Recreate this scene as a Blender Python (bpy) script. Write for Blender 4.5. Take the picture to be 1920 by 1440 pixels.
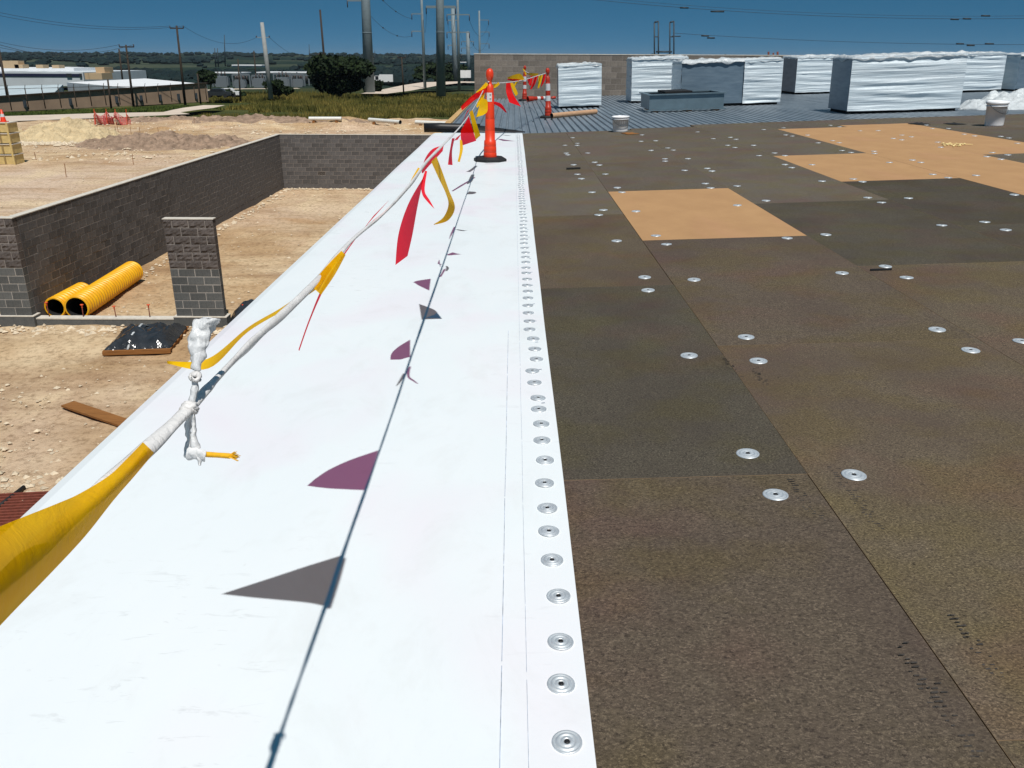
import bpy, math, random
from mathutils import Vector, Matrix, noise as mnoise
random.seed(7)
R = random.Random(11)
for o in list(bpy.data.objects): bpy.data.objects.remove(o)
sc = bpy.context.scene
C = sc.collection

# ------------------------------------------------------------------ camera
F = 1560.0; HY = 110.0; ROLL = 0.005; H = 1.28
P = math.atan((720 - HY) / F)
cam = bpy.data.cameras.new('camera'); camo = bpy.data.objects.new('camera', cam); C.objects.link(camo)
cam.sensor_width = 36; cam.lens = F / 1920 * 36; cam.clip_start = 0.05; cam.clip_end = 20000
camo.matrix_world = Matrix.Translation((0, 0, H)) @ Matrix.Rotation(math.pi/2 - P, 4, 'X') @ Matrix.Rotation(ROLL, 4, 'Z')
sc.camera = camo
# ------------------------------------------------------------------ sky, sun, exposure
SUNV = Vector((0.16, -0.5, 1.0)).normalized()       # towards the sun
w = bpy.data.worlds.new('World'); sc.world = w; w.use_nodes = True
nt = w.node_tree; bg = nt.nodes['Background']
sky = nt.nodes.new('ShaderNodeTexSky'); sky.sky_type = 'NISHITA'; sky.sun_disc = False
sky.sun_elevation = math.asin(SUNV.z); sky.sun_rotation = math.atan2(SUNV.x, SUNV.y)
sky.altitude = 5000; sky.air_density = 0.35; sky.dust_density = 0.0; sky.ozone_density = 10.0
grade = nt.nodes.new('ShaderNodeHueSaturation'); grade.inputs['Hue'].default_value = 0.476; grade.inputs['Saturation'].default_value = 1.02; grade.inputs['Value'].default_value = 1.0
even = nt.nodes.new('ShaderNodeMix'); even.data_type = 'RGBA'; even.inputs[0].default_value = 0.62      # the deep even blue of the photograph's sky
even.inputs[7].default_value = (0.021/0.062, 0.128/0.062, 0.232/0.062, 1)
nt.links.new(sky.outputs[0], grade.inputs['Color']); nt.links.new(grade.outputs[0], even.inputs[6]); nt.links.new(even.outputs[2], bg.inputs[0]); bg.inputs[1].default_value = 0.062
sl = bpy.data.lights.new('sun', 'SUN'); sl.energy = 4.2; sl.angle = math.radians(0.55); sl.color = (1.0, 0.965, 0.91)
so = bpy.data.objects.new('sun', sl); C.objects.link(so); so.rotation_euler = SUNV.to_track_quat('Z', 'Y').to_euler()
vs = sc.view_settings; vs.view_transform = 'Standard'; vs.look = 'None'; vs.exposure = 0.0; vs.gamma = 1; vs.use_curve_mapping = False

# ------------------------------------------------------------------ pixel -> place
CP, SP = math.cos(P), math.sin(P)
def ray(px, py):
    u = (px - 960) / F; v = (py - 720) / F
    c, s = math.cos(ROLL), math.sin(ROLL)
    u2 = c*u + s*v; v2 = -s*u + c*v
    return Vector((u2, CP - v2*SP, -(SP + v2*CP)))
def on(px, py, z0=0.0, sx=0.0, x0=0.16):
    r = ray(px, py); t = (z0 - sx*x0 - H) / (r.z - sx*r.x)
    return Vector((0, 0, H)) + r*t
def at_depth(px, py, d): return Vector((0, 0, H)) + ray(px, py)*d
def at_y(px, py, Y): r = ray(px, py); return Vector((0, 0, H)) + r*(Y/r.y)
G = -5.1                   # level of the site ground
HAZE = 0.00006
SR = 0.035                 # the roof rises to the right
def g(px, py, z=G): return on(px, py, z)
def roof_z(x): return -0.004 + (SR*(x-0.16) if x > 0.16 else 0.006*(x-0.16))
def deck_z(x): return -0.11 + (SR*(x-0.16) if x > 0.16 else 0.006*(x-0.16))
def board(px, py): return on(px, py, -0.004, SR)
def deck(px, py): return on(px, py, -0.11, SR)

# ------------------------------------------------------------------ materials
def lin(r, g_, b):
    f = lambda c: (c/255/12.92) if c/255 <= 0.04045 else ((c/255+0.055)/1.055)**2.4
    return (f(r), f(g_), f(b))
class Nodes:
    def __init__(s, name):
        s.m = bpy.data.materials.new(name); s.m.use_nodes = True; s.t = s.m.node_tree
        s.b = s.t.nodes['Principled BSDF']; s.out = s.t.nodes['Material Output']
        s.co = s.t.nodes.new('ShaderNodeTexCoord')
    def n(s, k, **kw):
        x = s.t.nodes.new(k)
        for a, v in kw.items(): setattr(x, a, v)
        return x
    def l(s, a, b): s.t.links.new(a, b)
    def mapped(s, scale, coord='Object'):
        m = s.n('ShaderNodeMapping'); m.inputs['Scale'].default_value = scale if isinstance(scale, tuple) else (scale,)*3
        s.l(s.co.outputs[coord], m.inputs[0]); return m.outputs[0]
    def noise(s, scale, detail=4, rough=0.55, coord='Object', dist=0.0):
        x = s.n('ShaderNodeTexNoise'); x.inputs['Scale'].default_value = 1; x.inputs['Detail'].default_value = detail
        x.inputs['Roughness'].default_value = rough; x.inputs['Distortion'].default_value = dist
        s.l(s.mapped(scale, coord), x.inputs['Vector']); return x.outputs['Fac']
    def ramp(s, fac, stops):
        x = s.n('ShaderNodeValToRGB'); e = x.color_ramp.elements
        while len(e) < len(stops): e.new(0.5)
        for el, (p, c) in zip(e, stops): el.position = p; el.color = (*c, 1) if len(c) == 3 else c
        s.l(fac, x.inputs[0]); return x.outputs[0]
    def mix(s, fac, a, b, mode='MIX'):
        x = s.n('ShaderNodeMix'); x.data_type = 'RGBA'; x.blend_type = mode
        for i, v in ((0, fac), (6, a), (7, b)):
            if isinstance(v, (float, int)): x.inputs[i].default_value = v
            elif isinstance(v, tuple): x.inputs[i].default_value = (*v, 1)
            else: s.l(v, x.inputs[i])
        return x.outputs[2]
    def bump(s, h, strength=0.3, dist=0.01):
        x = s.n('ShaderNodeBump'); x.inputs['Strength'].default_value = strength; x.inputs['Distance'].default_value = dist
        s.l(h, x.inputs['Height']); s.l(x.outputs[0], s.b.inputs['Normal'])
    def col(s, c):
        if isinstance(c, tuple): s.b.inputs['Base Color'].default_value = (*c, 1)
        else: s.l(c, s.b.inputs['Base Color'])
    def rm(s, rough, metal=0.0, spec=0.5):
        s.b.inputs['Roughness'].default_value = rough; s.b.inputs['Metallic'].default_value = metal
        s.b.inputs['Specular IOR Level'].default_value = spec
M = {}
def simple(name, c, rough=0.7, metal=0.0, var=0.25, scale=6.0, bump=0.0, spec=0.4, bscale=None, bdist=0.01, coord='Object'):
    k = Nodes(name)
    f = k.noise(scale, 5, 0.6, coord)
    d = tuple(x*(1-var) for x in c); e = tuple(min(1, x*(1+var)) for x in c)
    k.col(k.ramp(f, [(0.3, d), (0.7, e)])); k.rm(rough, metal, spec)
    if bump: k.bump(k.noise(bscale or scale*4, 4, 0.6, coord), bump, bdist)
    M[name] = k.m; return k.m

# roof cover boards: a fibrous dark facer in several real shades
def board_mat(name, a, b, c):
    k = Nodes(name)
    info = k.n('ShaderNodeObjectInfo')
    add = k.n('ShaderNodeVectorMath'); add.operation = 'ADD'
    k.l(k.co.outputs['Object'], add.inputs[0])
    sc3 = k.n('ShaderNodeVectorMath'); sc3.operation = 'SCALE'; sc3.inputs[0].default_value = (31, 17, 5); k.l(info.outputs['Random'], sc3.inputs['Scale'])
    k.l(sc3.outputs[0], add.inputs[1])
    def nz(scale, det, ro):
        m = k.n('ShaderNodeMapping'); m.inputs['Scale'].default_value = scale; k.l(add.outputs[0], m.inputs[0])
        x = k.n('ShaderNodeTexNoise'); x.inputs['Scale'].default_value = 1; x.inputs['Detail'].default_value = det; x.inputs['Roughness'].default_value = ro
        k.l(m.outputs[0], x.inputs['Vector']); return x.outputs['Fac']
    fine = nz((130, 190, 150), 6, 0.85); big = nz((1.6, 1.1, 1), 4, 0.6); mid = nz((50, 90, 50), 5, 0.8)
    base = k.ramp(fine, [(0.35, tuple(x*0.14 for x in a)), (0.5, a), (0.66, tuple(x*3.0 for x in b))])
    base = k.mix(k.ramp(mid, [(0.40, (0, 0, 0)), (0.60, (0.7, 0.7, 0.7))]), base, tuple(x*1.15 for x in b))
    base = k.mix(k.ramp(big, [(0.42, (0, 0, 0)), (0.68, (0.55, 0.55, 0.55))]), base, c)
    spots = nz((60, 60, 60), 1, 0.4)
    base = k.mix(k.ramp(spots, [(0.80, (0, 0, 0)), (0.82, (0.9, 0.9, 0.9))]), base, tuple(x*0.25 for x in a))
    tint = nz((2.3, 2.9, 1), 3, 0.55); base = k.mix(k.ramp(tint, [(0.45, (0, 0, 0)), (0.62, (0.5,)*3)]), base, k.mix(1.0, base, (1.04, 1.02, 0.62), 'MULTIPLY'))
    tin2 = nz((1.7, 2.1, 4), 3, 0.55); base = k.mix(k.ramp(tin2, [(0.50, (0, 0, 0)), (0.66, (0.6,)*3)]), base, k.mix(1.0, base, (1.10, 0.90, 0.95), 'MULTIPLY'))
    dust = nz((5, 1.3, 2), 6, 0.75); base = k.mix(k.ramp(dust, [(0.60, (0, 0, 0)), (0.80, (0.35,)*3)]), base, lin(128, 116, 100))
    hv = k.n('ShaderNodeHueSaturation'); mr = k.n('ShaderNodeMapRange'); mr.inputs[3].default_value = 0.84; mr.inputs[4].default_value = 0.98
    k.l(info.outputs['Random'], mr.inputs[0]); k.l(mr.outputs[0], hv.inputs['Value']); k.l(base, hv.inputs['Color'])
    k.col(hv.outputs[0]); k.rm(0.9, 0, 0.2); k.bump(fine, 0.45, 0.004)
    M[name] = k.m
board_mat('board_brown', lin(82, 72, 63), lin(95, 84, 71), lin(80, 67, 62))
board_mat('board_dark', lin(69, 64, 56), lin(81, 75, 64), lin(66, 58, 54))
board_mat('board_light', lin(83, 73, 62), lin(98, 87, 71), lin(82, 69, 62))
board_mat('board_grey', lin(86, 79, 71), lin(98, 91, 80), lin(92, 78, 72))
def tan_mat():
    k = Nodes('board_tan'); f = k.noise((3, 2, 1), 5, 0.6); s = k.noise((1.2, 0.25, 1), 4, 0.6); h = k.noise(200, 3, 0.7)
    c = k.ramp(f, [(0.3, lin(172, 134, 95)), (0.7, lin(185, 146, 104))])
    c = k.mix(k.ramp(s, [(0.55, (0, 0, 0)), (0.75, (0.5, 0.5, 0.5))]), c, lin(182, 134, 108))
    c = k.mix(k.ramp(h, [(0.3, (0.25, 0.25, 0.25)), (0.6, (0, 0, 0))]), c, lin(150, 108, 70))
    k.col(c); k.rm(0.85, 0, 0.2); k.bump(h, 0.25, 0.003); M['board_tan'] = k.m
tan_mat()
simple('board_edge', lin(124, 102, 76), 0.9, var=0.45, scale=7)
# white membrane with faint scuffs
def membrane_mat():
    k = Nodes('membrane')
    big = k.noise((1.3, 0.5, 1), 5, 0.6); sm = k.noise((30, 9, 9), 3, 0.7); sc2 = k.noise((6, 25, 10), 4, 0.75, dist=0.6)
    c = k.ramp(big, [(0.3, (0.755, 0.805, 0.825)), (0.7, (0.80, 0.83, 0.845))])
    msk = k.mix(1.0, k.ramp(big, [(0.5, (0, 0, 0)), (0.62, (1, 1, 1))]), k.ramp(sc2, [(0.60, (0, 0, 0)), (0.70, (0.5, 0.5, 0.5))]), 'MULTIPLY')
    c = k.mix(msk, c, (0.42, 0.43, 0.44))
    c = k.mix(k.ramp(sm, [(0.70, (0, 0, 0)), (0.78, (0.25, 0.25, 0.25))]), c, (0.5, 0.5, 0.5))
    pk = k.noise((1.1, 0.9, 1), 3, 0.5, dist=0.4); c = k.mix(k.ramp(pk, [(0.50, (0, 0, 0)), (0.66, (0.7,)*3)]), c, (0.79, 0.735, 0.79))
    dt = k.noise((3.5, 2.0, 1), 6, 0.72, dist=0.5); c = k.mix(k.ramp(dt, [(0.52, (0, 0, 0)), (0.72, (0.18,)*3)]), c, (0.52, 0.51, 0.48))
    k.col(c); k.rm(0.5, 0, 0.35); k.bump(k.noise((2.2, 1.4, 1), 3, 0.5), 0.25, 0.006); M['membrane'] = k.m
membrane_mat()
simple('chalk', (0.38, 0.43, 0.52), 0.9, var=0.5, scale=25)
def galv(name, c, rough, metal, sc_=18):
    k = Nodes(name); f = k.noise(sc_, 4, 0.6)
    k.col(k.ramp(f, [(0.3, tuple(x*0.8 for x in c)), (0.7, c)])); k.rm(rough, metal); M[name] = k.m
galv('plate', (0.80, 0.84, 0.87), 0.42, 0.55, 60)
simple('screw_black', (0.012, 0.012, 0.014), 0.5, var=0.2)
def deck_mat():
    k = Nodes('deck_steel'); f = k.noise((3, 0.6, 3), 5, 0.6); f2 = k.noise((40, 4, 10), 3, 0.6)
    c = k.ramp(f, [(0.3, lin(118, 130, 140)), (0.7, lin(150, 160, 168))])
    c = k.mix(k.ramp(f2, [(0.5, (0, 0, 0)), (0.75, (0.5, 0.5, 0.5))]), c, lin(96, 104, 112))
    k.col(c); k.rm(0.45, 0.35, 0.5); M['deck_steel'] = k.m
deck_mat()
# blocks
def block_mat(name, a, b, rough_bump, speck=True):
    k = Nodes(name); info = k.n('ShaderNodeObjectInfo')
    f = k.noise(9, 4, 0.6); h = k.noise(55, 4, 0.7)
    c = k.ramp(f, [(0.3, a), (0.7, b)])
    c = k.mix(k.ramp(h, [(0.35, (0.45,)*3), (0.6, (0, 0, 0))]), c, tuple(x*0.5 for x in a))
    hv = k.n('ShaderNodeHueSaturation'); mr = k.n('ShaderNodeMapRange'); mr.inputs[3].default_value = 0.8; mr.inputs[4].default_value = 1.2
    k.l(info.outputs['Random'], mr.inputs[0]); k.l(mr.outputs[0], hv.inputs['Value']); k.l(c, hv.inputs['Color'])
    k.col(hv.outputs[0]); k.rm(0.95, 0, 0.15); k.bump(h, rough_bump, 0.01); M[name] = k.m
block_mat('block', lin(92, 90, 90), lin(110, 107, 106), 0.35)
block_mat('block_smooth', lin(92, 94, 94), lin(106, 107, 106), 0.2)
block_mat('block_split', lin(90, 84, 82), lin(116, 108, 104), 0.9)
block_mat('block_roof', lin(122, 114, 106), lin(140, 131, 121), 0.35)
simple('mortar', lin(132, 124, 118), 0.95, var=0.2, scale=20); simple('mortar_light', lin(168, 162, 156), 0.95, var=0.2, scale=20)
simple('cap_concrete', lin(205, 198, 186), 0.9, var=0.15, scale=8, bump=0.2)
simple('concrete', lin(178, 168, 152), 0.92, var=0.2, scale=3, bump=0.25)
# plastics, cloth, cones
def cloth(name, c, trans=0.35, rough=0.5, var=0.12, clear=0.0, tint=(0.9, 0.9, 0.9), crease=0.0, cs=60.0, spec=0.35):
    k = Nodes(name); f = k.noise(14, 3, 0.6)
    cc = k.ramp(f, [(0.3, tuple(x*(1-var) for x in c)), (0.7, tuple(min(1, x*(1+var)) for x in c))])
    k.col(cc); k.rm(rough, 0, spec)
    if crease: k.bump(k.noise((cs, cs, cs*0.35), 5, 0.65, dist=1.2), crease, 0.25/cs)
    tr = k.n('ShaderNodeBsdfTranslucent'); k.l(cc, tr.inputs[0])
    mx = k.n('ShaderNodeMixShader'); mx.inputs[0].default_value = trans
    k.l(k.b.outputs[0], mx.inputs[1]); k.l(tr.outputs[0], mx.inputs[2])
    tp = k.n('ShaderNodeBsdfTransparent'); tp.inputs[0].default_value = (*tint, 1); m2 = k.n('ShaderNodeMixShader'); m2.inputs[0].default_value = clear
    k.l(mx.outputs[0], m2.inputs[1]); k.l(tp.outputs[0], m2.inputs[2]); k.l(m2.outputs[0], k.out.inputs[0]); M[name] = k.m
cloth('pennant_red', (0.98, 0.004, 0.002), 0.46, clear=0.25, tint=(1.0, 0.12, 0.22), crease=0.4, cs=28, spec=0.1)
cloth('pennant_yellow', (1.0, 0.55, 0.002), 0.50, clear=0.15, tint=(1.0, 0.50, 0.10), crease=0.4, cs=28, spec=0.1)
cloth('tape_white', (0.90, 0.87, 0.85), 0.15, 0.35, crease=0.9, cs=110); cloth('tape_film', (0.92, 0.93, 0.94), 0.15, 0.22, clear=0.08, crease=1.0, cs=75)
cloth('film_loose', (0.76, 0.80, 0.82), 0.25, 0.22, crease=1.0, cs=5)
cloth('netting', (0.85, 0.20, 0.20), 0.3)
simple('rope_yellow', (0.80, 0.42, 0.01), 0.7, var=0.25, scale=90)
simple('cone_orange', (0.80, 0.050, 0.012), 0.38, var=0.12, scale=8, spec=0.5)
simple('cone_dull', (0.42, 0.032, 0.014), 0.42, var=0.15, scale=8)
simple('band_white', (0.62, 0.63, 0.64), 0.4, var=0.1)
simple('rubber', (0.016, 0.016, 0.017), 0.7, var=0.3, scale=20, bump=0.2)
simple('label_white', (0.72, 0.70, 0.68), 0.6, var=0.06); simple('print', (0.060, 0.054, 0.050), 0.95, var=0.5, scale=50, spec=0.0)
simple('cardboard', lin(186, 148, 116), 0.85, var=0.12, scale=10)
simple('pail', (0.90, 0.91, 0.93), 0.4, var=0.06, spec=0.5)
def wrap_mat():
    k = Nodes('wrap'); f = k.noise((0.8, 0.8, 12), 5, 0.65); h = k.noise((0.9, 0.9, 30), 5, 0.7, dist=0.25)
    k.col(k.ramp(f, [(0.3, (0.56, 0.66, 0.72)), (0.7, (0.74, 0.81, 0.85))])); k.rm(0.34, 0, 0.5); k.bump(h, 0.75, 0.03); M['wrap'] = k.m
wrap_mat()
def cabinet_mat():
    k = Nodes('cabinet'); f = k.noise((2, 2, 14), 4, 0.6)
    k.col(k.ramp(f, [(0.3, lin(96, 116, 132)), (0.7, lin(122, 140, 154))])); k.rm(0.3, 0.15, 0.5); k.bump(k.noise((2, 2, 30), 4, 0.6), 0.3, 0.012); M['cabinet'] = k.m
cabinet_mat()
simple('curb_steel', lin(112, 132, 142), 0.4, 0.4, var=0.12, scale=4)
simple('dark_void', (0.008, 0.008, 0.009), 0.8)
simple('black_film', (0.030, 0.032, 0.036), 0.16, var=0.4, scale=5, bump=0.5, bscale=3.5, bdist=0.10, spec=0.7)
simple('roll_black', (0.014, 0.014, 0.015), 0.45, var=0.3, scale=14)
def wood(name, a, b, axis=0):
    k = Nodes(name); s = [40, 40, 40]; s[axis] = 2.5
    f = k.noise(tuple(s), 5, 0.65, dist=0.4); k.col(k.ramp(f, [(0.3, a), (0.7, b)])); k.rm(0.8, 0, 0.25); k.bump(f, 0.3, 0.004); M[name] = k.m
wood('wood', lin(176, 138, 88), lin(212, 176, 124), 1); wood('wood_dark', lin(120, 78, 40), lin(158, 108, 60), 0)
wood('wood_pole', lin(48, 40, 34), lin(74, 64, 54), 2); wood('stake', lin(150, 110, 84), lin(180, 140, 108), 2)
def pipe_mat():
    k = Nodes('pipe_yellow'); f = k.noise(5, 4, 0.6); k.col(k.ramp(f, [(0.3, (0.78, 0.36, 0.008)), (0.7, (0.92, 0.50, 0.012))])); k.rm(0.42, 0, 0.45); M['pipe_yellow'] = k.m
pipe_mat()
simple('pvc', (0.74, 0.74, 0.70), 0.5, var=0.1); simple('foam', lin(236, 212, 150), 0.9, var=0.1); simple('rust', lin(120, 62, 48), 0.85, var=0.3, scale=20)
simple('rebar_cap', (0.75, 0.10, 0.03), 0.5, var=0.1)
simple('shoring', lin(206, 182, 122), 0.7, var=0.14, scale=5); simple('shoring_rib', lin(150, 128, 84), 0.75, var=0.2, scale=6)
galv('pole_steel', lin(124, 138, 144), 0.65, 0.0, 2); simple('pole_concrete', lin(150, 152, 150), 0.9, var=0.15, scale=2)
simple('wire', (0.03, 0.035, 0.04), 0.6); simple('steel_dark', lin(62, 72, 80), 0.6, 0.3, var=0.2)
simple('insulator', lin(70, 60, 58), 0.4)
# ground
def dirt_mat():
    k = Nodes('dirt')
    big = k.noise(0.07, 5, 0.6); mid = k.noise(0.55, 6, 0.65); fine = k.noise(7, 5, 0.7); tr = k.noise((0.16, 0.7, 1), 5, 0.65, dist=0.8); gr = k.noise(32, 3, 0.7)
    c = k.ramp(mid, [(0.25, lin(162, 130, 95)), (0.5, lin(192, 161, 124)), (0.75, lin(212, 186, 150))])
    c = k.mix(k.ramp(big, [(0.42, (0, 0, 0)), (0.62, (0.8,)*3)]), c, lin(216, 193, 172))
    cr = k.noise(0.22, 5, 0.65, dist=0.6); c = k.mix(k.ramp(cr, [(0.50, (0, 0, 0)), (0.64, (0.75,)*3)]), c, lin(224, 200, 164)); c = k.mix(k.ramp(cr, [(0.30, (0.6,)*3), (0.44, (0, 0, 0))]), c, lin(178, 136, 92))
    c = k.mix(k.ramp(tr, [(0.36, (0.45,)*3), (0.52, (0, 0, 0))]), c, lin(146, 114, 86))
    c = k.mix(k.ramp(fine, [(0.34, (0.55,)*3), (0.52, (0, 0, 0))]), c, lin(112, 84, 58))
    c = k.mix(k.ramp(gr, [(0.60, (0, 0, 0)), (0.72, (0.6,)*3)]), c, lin(222, 202, 172))
    k.col(c); k.rm(0.97, 0, 0.1)
    h = k.mix(0.5, fine, gr); k.bump(h, 0.8, 0.06); M['dirt'] = k.m
dirt_mat()
simple('soil_dark', lin(150, 128, 110), 0.97, var=0.4, scale=1.6, bump=0.9, bscale=5, bdist=0.1, spec=0.1)
simple('sand', lin(200, 180, 144), 0.97, var=0.25, scale=1.2, bump=0.9, bscale=5, bdist=0.12, spec=0.1)
simple('stone', lin(206, 190, 166), 0.95, var=0.3, scale=2.0, bump=0.3, spec=0.1)
simple('road_pale', lin(204, 188, 172), 0.95, var=0.12, scale=0.3, bump=0.2, spec=0.1)
def terrain_mat():
    k = Nodes('terrain'); a = k.noise(0.02, 5, 0.65); b = k.noise(0.0035, 5, 0.6); f = k.noise(0.35, 5, 0.7)
    c = k.ramp(a, [(0.3, lin(44, 58, 34)), (0.5, lin(74, 80, 42)), (0.72, lin(116, 104, 58))])
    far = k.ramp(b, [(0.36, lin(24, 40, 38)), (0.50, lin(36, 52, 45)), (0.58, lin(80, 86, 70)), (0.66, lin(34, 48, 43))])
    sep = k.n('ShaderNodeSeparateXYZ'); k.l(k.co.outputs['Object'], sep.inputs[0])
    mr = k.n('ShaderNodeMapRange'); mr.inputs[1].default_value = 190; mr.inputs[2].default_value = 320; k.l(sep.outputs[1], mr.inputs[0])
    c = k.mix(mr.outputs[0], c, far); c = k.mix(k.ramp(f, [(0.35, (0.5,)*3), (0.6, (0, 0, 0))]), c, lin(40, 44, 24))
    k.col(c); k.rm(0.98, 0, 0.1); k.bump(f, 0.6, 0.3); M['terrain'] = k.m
terrain_mat()
def veg(name, a, b, c, sc_=0.5, trans=0.25):
    k = Nodes(name); f = k.noise(sc_, 4, 0.7)
    cc = k.ramp(f, [(0.3, a), (0.5, b), (0.7, c)]); k.col(cc); k.rm(0.8, 0, 0.2)
    tr = k.n('ShaderNodeBsdfTranslucent'); k.l(cc, tr.inputs[0]); mx = k.n('ShaderNodeMixShader'); mx.inputs[0].default_value = trans
    k.l(k.b.outputs[0], mx.inputs[1]); k.l(tr.outputs[0], mx.inputs[2]); k.l(mx.outputs[0], k.out.inputs[0]); M[name] = k.m
veg('grass', lin(66, 74, 34), lin(116, 110, 54), lin(168, 146, 78), 0.16); veg('verge', lin(60, 82, 36), lin(84, 100, 44), lin(110, 112, 56), 0.4)
veg('leaf', lin(18, 30, 16), lin(28, 42, 20), lin(46, 60, 28), 0.8, 0.10); veg('leaf_far', lin(14, 28, 30), lin(20, 36, 37), lin(30, 47, 44), 0.02, 0.0)
simple('bark', lin(70, 58, 46), 0.95, var=0.3)
# far buildings
simple('wall_brown', lin(158, 134, 112), 0.9, var=0.15, scale=0.6); simple('roof_white', (0.80, 0.81, 0.82), 0.6, var=0.06, scale=0.3)
simple('roof_pale', lin(190, 202, 206), 0.6, var=0.08, scale=0.3); simple('wall_pale', lin(196, 202, 206), 0.8, var=0.1, scale=0.2)
simple('band_blue', lin(30, 34, 62), 0.6); simple('wall_tan', lin(196, 170, 136), 0.9, var=0.1)
simple('paint_white', (0.78, 0.78, 0.78), 0.4, var=0.05); simple('paint_dark', (0.03, 0.035, 0.04), 0.35); simple('glass_dark', (0.02, 0.025, 0.03), 0.1)
simple('grey_gear', lin(112, 120, 126), 0.6, 0.1, var=0.15)

# ------------------------------------------------------------------ mesh helpers
class MB:
    def __init__(s): s.v = []; s.f = []; s.mi = []; s.sm = []
    def add(s, vs, fs, mi=0, smooth=False):
        o = len(s.v); s.v += [tuple(v) for v in vs]
        for f in fs: s.f.append(tuple(i+o for i in f)); s.mi.append(mi); s.sm.append(smooth)
        return s
    def box(s, a, b, mi=0, faces=None):
        x0, y0, z0 = a; x1, y1, z1 = b
        vs = [(x0,y0,z0),(x1,y0,z0),(x1,y1,z0),(x0,y1,z0),(x0,y0,z1),(x1,y0,z1),(x1,y1,z1),(x0,y1,z1)]
        return s.add(vs, [(0,3,2,1),(4,5,6,7),(0,1,5,4),(1,2,6,5),(2,3,7,6),(3,0,4,7)], mi)
    def bar(s, p, q, w_, h_, mi=0, up=Vector((0,0,1))):
        p = Vector(p); q = Vector(q); d = (q-p).normalized()
        if abs(d.dot(up)) > 0.98: up = Vector((1,0,0))
        sx = d.cross(up).normalized(); sy = sx.cross(d).normalized()
        vs = [e + sx*(a*w_/2) + sy*(b*h_/2) for e in (p, q) for a, b in ((-1,-1),(1,-1),(1,1),(-1,1))]
        return s.add(vs, [(0,1,2,3),(7,6,5,4),(0,4,5,1),(1,5,6,2),(2,6,7,3),(3,7,4,0)], mi)
    def tube(s, pts, rad, n=8, mi=0, cap=True, flat=1.0, twist=0.0):
        pts = [Vector(p) for p in pts]; rad = rad if isinstance(rad, (list, tuple)) else [rad]*len(pts)
        vs = []; up = Vector((0, 0, 1))
        for i, p in enumerate(pts):
            d = (pts[min(i+1, len(pts)-1)] - pts[max(i-1, 0)]).normalized()
            u = up if abs(d.dot(up)) < 0.95 else Vector((1, 0, 0))
            sx = d.cross(u).normalized(); sy = sx.cross(d).normalized()
            for k in range(n):
                a = 2*math.pi*k/n; tw = twist*i
                vx, vy = math.cos(a)*rad[i], math.sin(a)*rad[i]*flat
                vx, vy = vx*math.cos(tw)-vy*math.sin(tw), vx*math.sin(tw)+vy*math.cos(tw)
                vs.append(p + sx*vx + sy*vy)
        fs = [(i*n+k, i*n+(k+1)%n, (i+1)*n+(k+1)%n, (i+1)*n+k) for i in range(len(pts)-1) for k in range(n)]
        s.add(vs, fs, mi, True)
        if cap:
            o = len(s.v)-len(vs); s.f.append(tuple(o+k for k in range(n))[::-1]); s.mi.append(mi); s.sm.append(False)
            s.f.append(tuple(o+(len(pts)-1)*n+k for k in range(n))); s.mi.append(mi); s.sm.append(False)
        return s
    def lathe(s, prof, n=20, mi=0, c=(0,0,0), mis=None, smooth=True):
        vs = [(c[0]+r*math.cos(2*math.pi*k/n), c[1]+r*math.sin(2*math.pi*k/n), c[2]+z) for r, z in prof for k in range(n)]
        o = len(s.v); s.v += vs
        for i in range(len(prof)-1):
            for k in range(n):
                s.f.append((o+i*n+k, o+i*n+(k+1)%n, o+(i+1)*n+(k+1)%n, o+(i+1)*n+k)); s.mi.append(mis[i] if mis else mi); s.sm.append(smooth)
        return s
    def grid(s, fn, nx, ny, mi=0, smooth=True, back=0.0):
        vs = [fn(i/nx, j/ny) for j in range(ny+1) for i in range(nx+1)]
        fs = [(j*(nx+1)+i, j*(nx+1)+i+1, (j+1)*(nx+1)+i+1, (j+1)*(nx+1)+i) for j in range(ny) for i in range(nx)]
        return s.add(vs, fs, mi, smooth)
    def build(s, name, mats, parent=None, loc=None, rot=None):
        me = bpy.data.meshes.new(name); me.from_pydata(s.v, [], s.f)
        for m in (mats if isinstance(mats, (list, tuple)) else [mats]): me.materials.append(M[m])
        me.polygons.foreach_set('material_index', s.mi); me.polygons.foreach_set('use_smooth', s.sm); me.update()
        return place(name, me, parent, loc, rot)
def place(name, me, parent=None, loc=None, rot=None):
    o = bpy.data.objects.new(name, me); C.objects.link(o)
    if parent: o.parent = parent
    if loc is not None: o.location = loc
    if rot is not None: o.rotation_euler = rot
    return o
def tag(o, label, cat, group=None):
    o['label'] = label; o['category'] = cat
    if group: o['group'] = group
    return o
def thing(name, label, cat, loc=(0,0,0), rot=(0,0,0), group=None):
    o = bpy.data.objects.new(name, None); C.objects.link(o); o.location = loc; o.rotation_euler = rot; o.empty_display_size = 0.1
    return tag(o, label, cat, group)
def struct(o): o['kind'] = 'structure'; return o
def stuff(o): o['kind'] = 'stuff'; return o
def solidify(o, t):
    m = o.modifiers.new('thickness', 'SOLIDIFY'); m.thickness = t; m.offset = 0
    return o
def nz(x, y=0.0, z=0.0): return mnoise.noise(Vector((x, y, z)))
TILT = -math.atan(SR)

ORD = ('first', 'second', 'third', 'fourth', 'fifth', 'sixth', 'seventh', 'eighth', 'ninth', 'tenth', 'eleventh')
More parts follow.
